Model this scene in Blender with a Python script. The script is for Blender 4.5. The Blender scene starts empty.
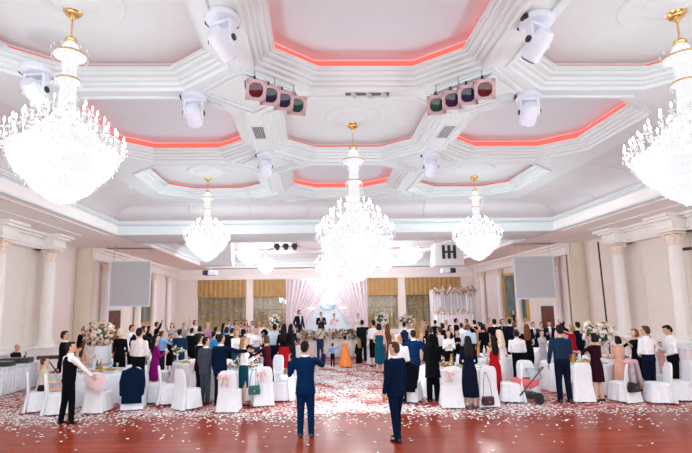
import bpy, bmesh, math, random
from mathutils import Vector, Matrix, Quaternion

SC = bpy.context.scene
COL = SC.collection
random.seed(7)
PI = math.pi

# ------------------------------------------------------------------ camera
cam_d = bpy.data.cameras.new('camera')
cam = bpy.data.objects.new('camera', cam_d)
COL.objects.link(cam)
SC.camera = cam
PITCH, YAW, ROLL, CAM_H = 0.1370, 0.0267, -0.0145, 2.44
_w = Vector((math.sin(YAW)*math.cos(PITCH), math.cos(YAW)*math.cos(PITCH), math.sin(PITCH)))
_r0 = Vector((math.cos(YAW), -math.sin(YAW), 0)); _u0 = _r0.cross(_w)
_r = _r0*math.cos(ROLL) + _u0*math.sin(ROLL); _u = -_r0*math.sin(ROLL) + _u0*math.cos(ROLL)
_m = Matrix((( _r.x, _u.x, -_w.x, 0), (_r.y, _u.y, -_w.y, 0), (_r.z, _u.z, -_w.z, CAM_H), (0, 0, 0, 1)))
cam.matrix_world = _m
cam_d.sensor_fit = 'HORIZONTAL'; cam_d.sensor_width = 36.0
cam_d.lens = 475.0/692*36
cam_d.shift_x = 21.3/692; cam_d.shift_y = 15.6/692
cam_d.clip_start = .1; cam_d.clip_end = 200

# ------------------------------------------------------------------ world, exposure
world = bpy.data.worlds.new('ambient_fill'); SC.world = world  # even white ambient fill, added through the open end behind the camera
world.use_nodes = True
_bg = world.node_tree.nodes['Background']
_bg.inputs[0].default_value = (.97, .985, 1.0, 1); _bg.inputs[1].default_value = 1.7
SC.view_settings.view_transform = 'Standard'; SC.view_settings.look = 'None'
SC.view_settings.gamma = 1.0; SC.view_settings.use_curve_mapping = False
SC.view_settings.exposure = 0.42
CHANDELIER_W = 260.0
LED = 1.05
try:
    SC.cycles.use_denoising = True
    SC.cycles.max_bounces = 8; SC.cycles.diffuse_bounces = 5; SC.cycles.sample_clamp_indirect = 6
except Exception:
    pass

# ------------------------------------------------------------------ materials
MATS = {}
def mat(name, col, rough=.6, var=.08, scale=12, bump=0.0, metal=0.0, emit=0.0, ecol=None, trans=0.0, alpha=1.0, sheen=0.0, coat=0.0):
    if name in MATS: return MATS[name]
    m = bpy.data.materials.new(name); m.use_nodes = True
    nt = m.node_tree; b = nt.nodes['Principled BSDF']
    tc = nt.nodes.new('ShaderNodeTexCoord'); nz = nt.nodes.new('ShaderNodeTexNoise')
    nz.inputs['Scale'].default_value = scale; nz.inputs['Detail'].default_value = 3
    nt.links.new(tc.outputs['Object'], nz.inputs['Vector'])
    rp = nt.nodes.new('ShaderNodeValToRGB')
    c = col
    rp.color_ramp.elements[0].position = .3; rp.color_ramp.elements[1].position = .7
    rp.color_ramp.elements[0].color = (c[0]*(1-var), c[1]*(1-var), c[2]*(1-var), 1)
    rp.color_ramp.elements[1].color = (min(1, c[0]*(1+var)), min(1, c[1]*(1+var)), min(1, c[2]*(1+var)), 1)
    nt.links.new(nz.outputs['Fac'], rp.inputs['Fac']); nt.links.new(rp.outputs['Color'], b.inputs['Base Color'])
    b.inputs['Roughness'].default_value = rough; b.inputs['Metallic'].default_value = metal
    if trans: b.inputs['Transmission Weight'].default_value = trans
    if coat: b.inputs['Coat Weight'].default_value = coat
    if alpha < 1: b.inputs['Alpha'].default_value = alpha
    if sheen: b.inputs['Sheen Weight'].default_value = sheen
    if emit:
        b.inputs['Emission Color'].default_value = (*(ecol or col), 1); b.inputs['Emission Strength'].default_value = emit
    if bump:
        bp = nt.nodes.new('ShaderNodeBump'); bp.inputs['Strength'].default_value = bump; bp.inputs['Distance'].default_value = .02
        nt.links.new(nz.outputs['Fac'], bp.inputs['Height']); nt.links.new(bp.outputs['Normal'], b.inputs['Normal'])
    MATS[name] = m
    return m

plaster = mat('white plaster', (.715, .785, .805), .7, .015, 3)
plaster_warm = mat('cream plaster', (.92, .90, .88), .7, .02, 2)
plaster_wall = mat('ivory wall paint', (.87, .805, .75), .75, .02, 1.5)
beige_wall = mat('beige wall paint', (.79, .70, .58), .8, .03, 1.2)
coffer_panel = mat('shade tinted coffer plaster', (.63, .69, .74), .7, .015, 2)  # weaker light in coffers without a chandelier, painted in as greyer plaster
led_red = mat('red led strip', (.5, .03, .02), .6, .0, 3, emit=LED, ecol=(1, .115, .085))
led_pink = mat('pink led strip', (1, .3, .3), .5, .0, 3, emit=.6, ecol=(1, .25, .25))
gold = mat('polished gold', (.83, .55, .22), .25, .1, 30, metal=1)
gold_paint = mat('gold leaf paint', (.72, .42, .08), .45, .15, 20, metal=.4)
cloth_white = mat('white table linen', (.78, .82, .88), .85, .03, 6, bump=.1)
cover_white = mat('white chair cover fabric', (.80, .825, .87), .8, .03, 8, bump=.1)
skin = mat('light skin', (.62, .33, .22), .55, .06, 20)
skin_pale = mat('pale skin', (.70, .41, .30), .55, .05, 20)
wood_dark = mat('dark red wood', (.13, .028, .018), .45, .3, 9)
wood_leg = mat('brown chair wood', (.30, .14, .06), .5, .2, 20)
black_plastic = mat('black plastic', (.02, .02, .022), .45, .2, 20)
dark_glass = mat('dark lens glass', (.015, .02, .03), .08, .2, 10)
white_plastic = mat('white plastic housing', (.72, .77, .87), .35, .03, 8)
grey_metal = mat('grey metal', (.42, .42, .44), .4, .1, 15, metal=.7)
crystal = mat('cut crystal', (.93, .94, .97), .06, .02, 30, trans=.55)
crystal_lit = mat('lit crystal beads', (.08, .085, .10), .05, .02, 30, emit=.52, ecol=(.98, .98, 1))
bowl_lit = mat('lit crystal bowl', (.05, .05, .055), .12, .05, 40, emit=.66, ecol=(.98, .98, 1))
bulb_lit = mat('lit candle bulb', (1, .97, .92), .3, 0, 5, emit=9, ecol=(1, .95, .9))

def planks():
    m = bpy.data.materials.new('red brown parquet'); m.use_nodes = True
    nt = m.node_tree; b = nt.nodes['Principled BSDF']; L = nt.links
    tc = nt.nodes.new('ShaderNodeTexCoord')
    br = nt.nodes.new('ShaderNodeTexBrick'); br.inputs['Scale'].default_value = 1.0
    br.inputs['Brick Width'].default_value = 1.6; br.inputs['Row Height'].default_value = .14
    br.inputs['Mortar Size'].default_value = .004; br.offset = .37
    br.inputs['Color1'].default_value = (.33, .042, .012, 1); br.inputs['Color2'].default_value = (.22, .024, .007, 1)
    br.inputs['Mortar'].default_value = (.12, .013, .006, 1)
    L.new(tc.outputs['Object'], br.inputs['Vector'])
    mp = nt.nodes.new('ShaderNodeMapping'); mp.inputs['Scale'].default_value = (1.2, 16, 1)
    L.new(tc.outputs['Object'], mp.inputs['Vector'])
    nz = nt.nodes.new('ShaderNodeTexNoise'); nz.inputs['Scale'].default_value = 2.2; nz.inputs['Detail'].default_value = 5
    L.new(mp.outputs['Vector'], nz.inputs['Vector'])
    mx = nt.nodes.new('ShaderNodeMix'); mx.data_type = 'RGBA'; mx.blend_type = 'OVERLAY'; mx.inputs['Factor'].default_value = .35
    L.new(br.outputs['Color'], mx.inputs['A']); L.new(nz.outputs['Color'], mx.inputs['B'])
    hs = nt.nodes.new('ShaderNodeHueSaturation'); hs.inputs['Saturation'].default_value = 1.0
    bw = nt.nodes.new('ShaderNodeRGBToBW'); L.new(nz.outputs['Color'], bw.inputs['Color'])
    L.new(bw.outputs['Val'], mx.inputs['B'])
    L.new(mx.outputs['Result'], b.inputs['Base Color'])
    b.inputs['Roughness'].default_value = .30; b.inputs['Specular IOR Level'].default_value = .13
    b.inputs['Coat Weight'].default_value = .04; b.inputs['Coat Roughness'].default_value = .15
    return m
def carpet_mat():
    m = bpy.data.materials.new('red patterned carpet'); m.use_nodes = True
    nt = m.node_tree; b = nt.nodes['Principled BSDF']; L = nt.links
    tc = nt.nodes.new('ShaderNodeTexCoord')
    n1 = nt.nodes.new('ShaderNodeTexNoise'); n1.inputs['Scale'].default_value = .9; n1.inputs['Detail'].default_value = 2; n1.inputs['Distortion'].default_value = 2.4
    L.new(tc.outputs['Object'], n1.inputs['Vector'])
    r1 = nt.nodes.new('ShaderNodeValToRGB')
    e = r1.color_ramp.elements
    e[0].position = .40; e[0].color = (.36, .045, .035, 1); e[1].position = .47; e[1].color = (.46, .06, .05, 1)
    a = e.new(.53); a.color = (.58, .35, .32, 1); a = e.new(.57); a.color = (.62, .42, .40, 1); a = e.new(.62); a.color = (.42, .05, .04, 1)
    L.new(n1.outputs['Fac'], r1.inputs['Fac'])
    n2 = nt.nodes.new('ShaderNodeTexNoise'); n2.inputs['Scale'].default_value = 60
    L.new(tc.outputs['Object'], n2.inputs['Vector'])
    bp = nt.nodes.new('ShaderNodeBump'); bp.inputs['Strength'].default_value = .3; bp.inputs['Distance'].default_value = .01
    L.new(n2.outputs['Fac'], bp.inputs['Height']); L.new(bp.outputs['Normal'], b.inputs['Normal'])
    L.new(r1.outputs['Color'], b.inputs['Base Color']); b.inputs['Roughness'].default_value = .95
    return m

# ------------------------------------------------------------------ mesh helpers
class B:
    """collects geometry for ONE mesh object"""
    def __init__(s): s.bm = bmesh.new(); s.mi = 0
    def box(s, c, d, rz=0, bev=0.0, M=None):
        T = Matrix.Translation(c) @ Matrix.Rotation(rz, 4, 'Z') @ Matrix.Diagonal((d[0], d[1], d[2], 1))
        if M: T = M @ T
        r = bmesh.ops.create_cube(s.bm, size=1, matrix=T)
        if bev:
            es = list({e for v in r['verts'] for e in v.link_edges})
            bmesh.ops.bevel(s.bm, geom=es, offset=bev, segments=2, affect='EDGES', profile=.6)
        s._set()
        return s
    def _set(s):
        for f in s.bm.faces:
            if f.material_index == 0 and not f.tag: f.material_index = s.mi
            f.tag = True
    def ngon(s, pts):
        f = s.bm.faces.new([s.bm.verts.new(p) for p in pts]); s._set(); return f
    def rings(s, rings, cap=True, closed=True, loop=False):
        """loft through rings of points"""
        vs = [[s.bm.verts.new(p) for p in r] for r in rings]
        n = len(vs[0]); k = len(vs)
        for i in range(k if loop else k-1):
            a, b = vs[i], vs[(i+1) % k]
            for j in range(n if closed else n-1):
                q = (j+1) % n
                s.bm.faces.new((a[j], a[q], b[q], b[j]))
        if cap and not loop and closed:
            s.bm.faces.new(vs[0][::-1]); s.bm.faces.new(vs[-1])
        s._set(); return s
    def lathe(s, prof, n=24, c=(0, 0, 0), M=None, wob=None):
        """prof: (r, z) list"""
        R = []
        for r, z in prof:
            ring = []
            for j in range(n):
                t = 2*PI*j/n; rr = max(r, .0005)
                if wob: rr = rr + wob(t, z)
                p = Vector((c[0]+rr*math.cos(t), c[1]+rr*math.sin(t), c[2]+z))
                ring.append(M @ p if M else p)
            R.append(ring)
        return s.rings(R)
    def tube(s, pts, rad, n=8, cap=True):
        """round tube with one radius per point; rounded by caller through radii"""
        pts = [Vector(p) for p in pts]
        if not hasattr(rad, '__len__'): rad = [rad]*len(pts)
        R = []; prev = None
        for i, p in enumerate(pts):
            if i == 0: d = pts[1]-p
            elif i == len(pts)-1: d = p-pts[i-1]
            else: d = (pts[i+1]-p).normalized()+(p-pts[i-1]).normalized()
            d.normalize()
            if prev is None:
                a = Vector((0, 0, 1)) if abs(d.z) < .9 else Vector((0, 1, 0))
                x = d.cross(a).normalized()
            else:
                x = (prev - d*prev.dot(d)).normalized()
            prev = x; y = d.cross(x)
            R.append([p + (x*math.cos(2*PI*j/n)+y*math.sin(2*PI*j/n))*rad[i] for j in range(n)])
        return s.rings(R, cap)
    def limb(s, pts, rad, n=12):
        """tube with rounded ends"""
        pts = [Vector(p) for p in pts]
        a = (pts[0]-pts[1]).normalized(); b = (pts[-1]-pts[-2]).normalized()
        P = [pts[0]+a*rad[0]*.9, pts[0]+a*rad[0]*.6] + pts + [pts[-1]+b*rad[-1]*.6, pts[-1]+b*rad[-1]*.9]
        Rr = [rad[0]*.4, rad[0]*.8]+list(rad)+[rad[-1]*.8, rad[-1]*.4]
        return s.tube(P, Rr, n)
    def ell(s, c, r, n=12, m=8, M=None):
        R = []
        for i in range(1, m):
            ph = PI*i/m
            R.append([(M @ Vector((r[0]*math.sin(ph)*math.cos(2*PI*j/n), r[1]*math.sin(ph)*math.sin(2*PI*j/n), -r[2]*math.cos(ph))) if M else
                       Vector((r[0]*math.sin(ph)*math.cos(2*PI*j/n), r[1]*math.sin(ph)*math.sin(2*PI*j/n), -r[2]*math.cos(ph)))) + Vector(c) for j in range(n)])
        return s.rings(R)
    def octa(s, c, r, h):
        c = Vector(c)
        v = [s.bm.verts.new(c+Vector(p)) for p in ((r, 0, 0), (0, r, 0), (-r, 0, 0), (0, -r, 0), (0, 0, h), (0, 0, -h))]
        for i in range(4):
            s.bm.faces.new((v[i], v[(i+1) % 4], v[4])); s.bm.faces.new((v[(i+1) % 4], v[i], v[5]))
        s._set(); return s
    def mesh(s, name, ms, smooth=True, angle=40):
        bmesh.ops.recalc_face_normals(s.bm, faces=s.bm.faces)
        me = bpy.data.meshes.new(name)
        for f in s.bm.faces: f.smooth = smooth
        s.bm.to_mesh(me); s.bm.free()
        for m in (ms if isinstance(ms, (list, tuple)) else [ms]): me.materials.append(m)
        if smooth and angle: me.set_sharp_from_angle(angle=math.radians(angle))
        return me
    def obj(s, name, ms, parent=None, loc=None, smooth=True, angle=40):
        return link(name, s.mesh(name, ms, smooth, angle), parent, loc)
def link(name, me, parent=None, loc=None):
    o = bpy.data.objects.new(name, me); COL.objects.link(o)
    if parent is not None: o.parent = parent
    if loc is not None: o.location = loc
    return o
def tag(o, label, cat=None, group=None, kind=None):
    if label: o['label'] = label
    if cat: o['category'] = cat
    if group: o['group'] = group
    if kind: o['kind'] = kind
    return o
def thing(name, label, cat, loc=(0, 0, 0), rz=0, group=None):
    o = bpy.data.objects.new(name, None); COL.objects.link(o)
    o.location = loc; o.rotation_euler = (0, 0, rz); o.empty_display_size = .1
    return tag(o, label, cat, group)
def struct(o, label=None):
    o['kind'] = 'structure'
    if label: o['label'] = label
    return o
def kids(o): return [c for c in list(o.children)]
def copy_tree(o, parent=None):
    c = o.copy(); COL.objects.link(c)
    if parent is not None: c.parent = parent
    for ch in kids(o): copy_tree(ch, c)
    return c

# ------------------------------------------------------------------ the hall
XC = 1.143
S = 5.0
YA = 7.35
Z_SOFFIT, Z_LIP, Z_PANEL = 7.10, 7.39, 7.56
HW, HD, OE, OS = 1.82, 1.88, .97, 1.18
XW = 13.0          # half width of the front zone
XW2 = 12.6         # half width of the rear zone
YB = 40.0
Y_BEAM = 20.6; X_BEAM = 9.6; Z_BEAM = 5.68

def wy(x): return 11.35 - .012*(x-.7)
b = B(); b.ngon([(-14, -2, 0), (16, -2, 0), (16, wy(16), 0), (-14, wy(-14), 0)])
struct(b.obj('floor', planks()), 'polished red brown wooden dance floor in the front of the hall')
b = B(); b.ngon([(-14, wy(-14), 0), (16, wy(16), 0), (16, YB+.5, 0), (-14, YB+.5, 0)])
struct(b.obj('floor_carpet', carpet_mat()), 'red carpet with pale scroll pattern under the tables')
b = B(); b.box((1, wy(1)+.0, .004), (30, .06, .008), rz=-.012)
struct(b.obj('trim_1', mat('brass edge strip', (.34, .12, .07), .4, .1, 10)), 'edging strip between wood floor and carpet')

# walls with raised panel frames
def frame_strip(b, x, y0, y1, z0, z1, w=.05, d=.03, sx=1):
    """rectangular raised moulding on a side wall at x, facing sx"""
    c = x + sx*d/2
    b.box((c, (y0+y1)/2, z0), (d, y1-y0+w, w)); b.box((c, (y0+y1)/2, z1), (d, y1-y0+w, w))
    b.box((c, y0, (z0+z1)/2), (d, w, z1-z0)); b.box((c, y1, (z0+z1)/2), (d, w, z1-z0))
COLY = [9.0, 11.75, 14.5, 17.25, 20.6]
for s, nm in ((-1, 'left'), (1, 'right')):
    xw = XC+s*XW
    b = B()
    b.box((xw+s*.15, 10, 2.9), (.3, 23, 5.8))
    for a, c in zip(COLY[:-1], COLY[1:]):
        frame_strip(b, xw, a+.55, c-.55, 1.3, 4.55, sx=-s)
        frame_strip(b, xw, a+.70, c-.70, 1.45, 4.40, w=.025, sx=-s)
    # recess between the zones
    b.box((xw+s*.45, 23.3, 2.9), (.3, 3.6, 5.8))
    b.box((xw+s*.3, 21.6, 2.9), (.6, .2, 5.8))
    struct(b.obj('wall_'+nm, plaster_wall), 'pale plaster wall on the %s side with moulded panels' % nm)
    b = B(); b.box((XC+s*(XW2+.7), 25.15, 2.9), (1.4, .3, 5.8))
    b.lathe([(.45, 0), (.45, 5.7)], 24, (XC+s*(XW2+.45), 25.05, 0))
    struct(b.obj('wall_'+nm, beige_wall), 'beige rounded return wall on the %s side' % nm)
    x2 = XC+s*XW2
    b = B(); b.box((x2+s*.15, 32.7, 2.9), (.3, 15, 5.8))
    for y0 in (26.6, 30.4, 34.2, 37.0):
        frame_strip(b, x2, y0, y0+2.3, 1.2, 4.5, sx=-s)
    struct(b.obj('wall_'+nm, plaster_wall), 'ivory rear wall on the %s side' % nm)
    # dado with pedestal course
    b = B(); b.box((xw-s*.18, 10, .47), (.36, 23, .94)); b.box((xw-s*.22, 10, .97), (.46, 23, .07), bev=.02); b.box((xw-s*.20, 10, .08), (.42, 23, .16))
    struct(b.obj('baseboard_'+nm, plaster_warm), 'plaster dado ledge along the %s wall' % nm)
    # entablature
    b = B()
    for z0, z1, d in ((5.06, 5.16, .42), (5.16, 5.22, .5), (5.22, 5.5, .45), (5.5, 5.58, .62), (5.58, 5.75, .8)):
        b.box((xw-s*d/2, 10, (z0+z1)/2), (d, 23, z1-z0))
    for cy in COLY:
        for z0, z1, d in ((5.06, 5.16, .95), (5.16, 5.22, 1.03), (5.22, 5.5, .98), (5.5, 5.58, 1.14), (5.58, 5.75, 1.3)):
            b.box((xw-s*d/2, cy, (z0+z1)/2), (d, d*.95, z1-z0))
        for k in range(9):
            b.box((xw-s*1.0, cy-.38+k*.095, 5.46), (.05, .05, .05))
    struct(b.obj('trim_2', plaster_warm), 'deep cornice above the columns on the %s wall' % nm)
    b = B()
    for z0, z1, d in ((5.06, 5.2, .25), (5.2, 5.45, .2), (5.45, 5.55, .4), (5.55, 5.75, .65)):
        b.box((x2-s*d/2, 32.5, (z0+z1)/2), (d, 15.2, z1-z0))
    struct(b.obj('trim_3', plaster_warm), 'cornice on the rear %s wall' % nm)
    # side soffit
    b = B(); b.box((XC+s*(X_BEAM+(XW+.6-X_BEAM)/2), 12, Z_BEAM+.2), (XW+.6-X_BEAM, 26.5, .4))
    for d in (.0,):
        b.box((XC+s*(X_BEAM+1.55), 9.5, Z_BEAM-.005), (.16, 22, .03)); b.box((XC+s*(X_BEAM+.4), 9.5, Z_BEAM-.005), (.16, 22, .03))
    b.box((XC+s*(9.5+2.2), 32.5, Z_BEAM+.2), (4.4, 15.2, .4))
    struct(b.obj('ceiling', plaster_warm), 'low plaster soffit along the %s side' % nm)

column_m = mat('white column plaster', (.92, .885, .86), .65, .015, 3)
def column(x, y, s, rear=False):
    root = struct(bpy.data.objects.new('column', None), 'fluted white half column against the %s wall' % ('left' if s < 0 else 'right')); COL.objects.link(root)
    root.location = (x, y, 0)
    r = .25 if not rear else .2
    b = B(); b.box((0, 0, .46), (r*3.4, r*3.4, .92)); b.box((0, 0, .955), (r*3.8, r*3.8, .08), bev=.02); b.box((0, 0, .08), (r*3.8, r*3.8, .16), bev=.02)
    struct(b.obj('pedestal', plaster_warm, root))
    b = B(); b.lathe([(r*1.45, 1.0), (r*1.5, 1.04), (r*1.45, 1.1), (r*1.15, 1.13), (r*1.28, 1.17), (r*1.2, 1.22), (r*1.05, 1.25)], 28)
    struct(b.obj('base', plaster_warm, root))
    b = B(); b.lathe([(r*1.04, 1.24), (r*1.02, 2.4), (r*.93, 4.0), (r*.86, 4.56)], 64, wob=lambda t, z: -r*.05*(1-abs(math.sin(12*t))))
    struct(b.obj('shaft', column_m, root))
    b = B(); b.lathe([(r*.86, 4.55), (r*.95, 4.58), (r*.88, 4.62), (r*.92, 4.78), (r*1.08, 4.92), (r*1.0, 4.95)], 28)
    for k in range(8):
        a = 2*PI*k/8
        for z, rr in ((4.68, .90), (4.80, .98)):
            b.ell((r*rr*math.cos(a+z), r*rr*math.sin(a+z), z), (.042, .042, .075), 8, 6)
    for k in range(4):
        a = PI/4+k*PI/2
        b.ell((r*1.2*math.cos(a), r*1.2*math.sin(a), 4.93), (.065, .065, .055), 10, 6)
    b.box((0, 0, 5.01), (r*2.35, r*2.35, .08), bev=.02)
    struct(tag(b.obj('capital', mat('gilded capital', (.90, .76, .66), .55, .1, 15), root), 'gilded leaf capital'))
    return root
for s in (-1, 1):
    for y in COLY: column(XC+s*(XW-.62), y, s)
    for y in (26.1, 31.0, 34.0, 37.5): column(XC+s*(XW2-.25), y, s, True)

# back wall with two window groups
b = B()
WX = [(-9.55, -5.55, 'gold'), (-4.95, -.9, 'gold'), (4.1, 7.15, 'gold'), (7.8, 12.45, 'gold')]
xs = [XC-XW2-.3] + [v for w in WX for v in w[:2]] + [XC+XW2+.3]
for k in range(0, len(xs), 2):
    b.box(((xs[k]+xs[k+1])/2, YB+.15, 2.9), (xs[k+1]-xs[k], .3, 5.8))
for w in WX:
    b.box(((w[0]+w[1])/2, YB+.15, 5.3), (w[1]-w[0], .3, 1.0)); b.box(((w[0]+w[1])/2, YB+.15, .3), (w[1]-w[0], .3, .6))
struct(b.obj('wall_back', plaster_wall), 'ivory rear wall between the curtained windows')
b = B()
for z0, z1, d in ((4.86, 5.0, .2), (5.0, 5.3, .15), (5.3, 5.45, .35), (5.45, 5.75, .6)):
    b.box((XC, YB-d/2, (z0+z1)/2), (2*XW2, d, z1-z0))
struct(b.obj('trim_4', plaster_warm), 'cornice above the rear windows')
def wave_sheet(b, x0, x1, z0, z1, y, amp, n, th=.02, jit=.0, top=None):
    N = int(n*8)
    def pt(t, off, z):
        w = amp*math.sin(2*PI*n*t+.8*math.sin(5*t)) + amp*.4*math.sin(2*PI*n*2.3*t+1)
        return (x0+(x1-x0)*t, y+w+off, z)
    lo = [pt(i/N, 0, z0) for i in range(N+1)] + [pt(i/N, th, z0) for i in range(N, -1, -1)]
    hi = [(p[0], p[1], z1) for p in lo]
    b.rings([lo, hi])
gold_curtain = mat('ochre gold curtain', (.46, .275, .10), .6, .12, 3)
brown_curtain = mat('brown grey curtain', (.80, .55, .27), .8, .35, 6)
glass_pane = mat('window glass', (.9, .95, 1), .03, .0, 3, trans=1.0)
for k, w in enumerate(WX):
    win = struct(bpy.data.objects.new('window_%d' % (k+1), None), 'tall rear window with gold pelmet, number %s from the left' % ('one', 'two', 'three', 'four')[k]); COL.objects.link(win)
    win.location = (0, 0, 0)
    cx, wd = (w[0]+w[1])/2, w[1]-w[0]
    b = B()
    for xx in (w[0]+.05, w[1]-.05): b.box((xx, YB+.12, 2.0), (.08, .08, 2.8))
    for zz in (.62, 2.35, 3.38): b.box((cx, YB+.12, zz), (wd, .08, .08))
    struct(b.obj('window_frame', mat('grey window frame', (.30, .30, .29), .5, .1, 10), win))
    b = B(); b.box((cx, YB+.13, 2.0), (wd-.1, .012, 2.8)); struct(b.obj('pane', glass_pane, win))
    b = B(); wave_sheet(b, w[0], w[1], .6, 4.8, YB+.55, .12, wd*1.9); struct(tag(b.obj('curtain', brown_curtain, win), 'brown grey curtain behind the glass'))
    b = B(); wave_sheet(b, w[0]-.02, w[1]+.02, 3.40, 4.84, YB-.06, .022, wd*2.6); struct(tag(b.obj('pelmet', gold_curtain, win), 'pleated ochre gold pelmet'))
b = B(); b.box((XC, YB+1.0, 2.9), (28, .1, 5.8)); struct(b.obj('wall_outer', brown_curtain), 'dark backing behind the rear windows')

# ---- ceiling
def octa_pts(d, z, cx=0, cy=0):
    k = .41*d
    e, s_, w, h = OE+k, OS+k, HW+d, HD+d
    return [(cx+x, cy+y, z) for x, y in ((-e, h), (e, h), (w, s_), (w, -s_), (e, -h), (-e, -h), (-w, -s_), (-w, s_))]
def coffer(cx, cy, saturated):
    zp = Z_PANEL if (cx, cy) in ROSE else Z_PANEL+.08
    root = struct(bpy.data.objects.new('ceiling_coffer', None), 'octagonal ceiling coffer with red glowing cove'); COL.objects.link(root)
    root.location = (cx, cy, 0)
    b = B()
    prof = [(.46, 7.10), (.46, 7.05), (.41, 7.05), (.40, 7.12), (.31, 7.13), (.30, 7.19), (.235, 7.20), (.225, 7.26), (.12, 7.275), (.11, 7.33), (.05, 7.335), (.04, 7.37), (0, 7.37), (0, Z_LIP), (.03, Z_LIP), (.03, 7.36), (.20, 7.36), (.20, zp)]
    R = [[Vector(p) for p in octa_pts(d, z)] for d, z in prof]
    b.rings(R, cap=False)
    struct(b.obj('ceiling_frame', plaster, root, angle=20))
    b = B(); b.ngon(octa_pts(.21, zp))
    if (cx, cy) in ROSE:
        b.lathe([(.05, Z_PANEL-.06), (.3, Z_PANEL-.05), (.34, Z_PANEL-.03), (.40, Z_PANEL-.05), (.46, Z_PANEL-.02), (.62, Z_PANEL-.015), (.66, Z_PANEL-.04), (.74, Z_PANEL-.04), (.78, Z_PANEL)], 48)
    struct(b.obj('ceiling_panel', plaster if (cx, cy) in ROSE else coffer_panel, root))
    for qx in (-1, 1):
        pass
    b = B()
    zt_ = 7.60 if saturated else 7.51
    b.rings([[Vector(p) for p in octa_pts(d, z)] for d, z in ((.185, 7.40), (.185, zt_), (.197, zt_), (.197, 7.40))], cap=False, loop=True)
    struct(tag(b.obj('led_strip', led_red if saturated else MATS['soft red led strip'], root), 'red led strip'))
mat('soft red led strip', (.4, .05, .04), .6, .0, 3, emit=.42, ecol=(1, .25, .22))
CELLS = [(c, r) for r in (-1, 0, 1, 2) for c in (-1, 0, 1)]
CHAND = {(-1, 0), (1, 0), (0, 1), (-1, 2), (1, 2)}
ROSE = {(XC+c*S, YA+r*S) for c, r in CHAND}
b = B()
for c, r in CELLS:
    cx, cy = XC+c*S, YA+r*S
    o = octa_pts(.44, Z_SOFFIT, cx, cy); h = S/2
    q = [(cx-h, cy+h, Z_SOFFIT), (cx+h, cy+h, Z_SOFFIT), (cx+h, cy-h, Z_SOFFIT), (cx-h, cy-h, Z_SOFFIT)]
    b.ngon([q[0], q[1], o[1], o[0]]); b.ngon([q[1], q[2], o[3], o[2]]); b.ngon([q[2], q[3], o[5], o[4]]); b.ngon([q[3], q[0], o[7], o[6]])
    b.ngon([q[1], o[2], o[1]]); b.ngon([q[2], o[4], o[3]]); b.ngon([q[3], o[6], o[5]]); b.ngon([q[0], o[0], o[7]])
yg0, yg1 = YA-1.5*S, YA+2.5*S
XP = 8.0; YP = 20.35
for s in (-1, 1):
    b.ngon([(XC+s*1.5*S, yg0, Z_SOFFIT), (XC+s*XP, yg0, Z_SOFFIT), (XC+s*XP, YP, Z_SOFFIT), (XC+s*1.5*S, YP, Z_SOFFIT)])
b.ngon([(XC-1.5*S, yg1, Z_SOFFIT), (XC+1.5*S, yg1, Z_SOFFIT), (XC+1.5*S, YP, Z_SOFFIT), (XC-1.5*S, YP, Z_SOFFIT)])
# slab above
b.box((XC, 12, 7.95), (30, 30, .2))
struct(b.obj('ceiling', plaster, smooth=False), 'white coffered plaster ceiling')
# raised diamond mouldings on the ribs
b = B()
for r in (-1, 0, 1, 2):
    for c in (-.5, .5):
        cx, cy = XC+c*S, YA+r*S+S/2
        for q in (1.08, .86):
            P = [(cx-q, cy), (cx, cy+q), (cx+q, cy), (cx, cy-q)]
            for i in range(4):
                p, n_ = P[i], P[(i+1) % 4]
                mx, my = (p[0]+n_[0])/2, (p[1]+n_[1])/2
                L = math.hypot(n_[0]-p[0], n_[1]-p[1])
                b.box((mx, my, Z_SOFFIT-.015), (L, .05, .05), rz=math.atan2(n_[1]-p[1], n_[0]-p[0]))
struct(b.obj('trim_5', plaster), 'diamond mouldings between the coffers')
for c, r in CELLS: coffer(XC+c*S, YA+r*S, (c+r) % 2 == 0)
# beam mouldings round the raised ceiling, and the sloping cove above
def rect_ring(dx, dy, z):
    """open to the camera's end; three sided path"""
    x = X_BEAM+dx; y = Y_BEAM+dy
    return [(XC-x, -.2, z), (XC-x, y, z), (XC+x, y, z), (XC+x, -.2, z)]
b = B()
prof = [(.06, .06, Z_BEAM), (-.04, -.04, Z_BEAM), (-.04, -.04, 5.74), (.03, .03, 5.75), (.03, .03, 5.86), (.10, .10, 5.87), (.10, .10, 5.92), (.02, .02, 5.94), (.06, .06, 6.0), (.16, .16, 6.03), (.16, .16, 6.09), (.06, .06, 6.10), (.02, .02, 6.15), (-.05, -.05, 6.17), (-.05, -.05, 6.21), (-.10, -.10, 6.22), (-.10, -.10, 6.28), (.12, .12, 6.29), (.30, .30, 6.29), (.30, .30, 6.34)]
b.rings([rect_ring(*p) for p in prof], cap=False, closed=False)
struct(b.obj('trim_6', plaster, angle=25), 'stepped beam moulding framing the raised ceiling')
b = B()
cov = []
for i in range(9):
    t = i/8
    a = t*PI/2
    dx = .30 - (X_BEAM+.30-XP)*(1-math.cos(a)); dy = .30-(Y_BEAM+.30-YP)*(1-math.cos(a))
    cov.append(rect_ring(dx, dy, 6.33+(Z_SOFFIT-6.33)*math.sin(a)))
b.rings(cov, cap=False, closed=False)
cove_m = mat('pale pink cove plaster', (.66, .675, .69), .7, .02, 2)
struct(b.obj('ceiling_cove', cove_m), 'curved pale pink cove below the coffers')
b = B()
for dx in (.1,):
    b.rings([rect_ring(.16, .16, 6.295), rect_ring(.16, .16, 6.315), rect_ring(.2, .2, 6.315), rect_ring(.2, .2, 6.295)], cap=False, closed=False, loop=True)
struct(tag(b.obj('trim_7', led_pink), 'pink led strip on the beam ledge'))
b = B()
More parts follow.
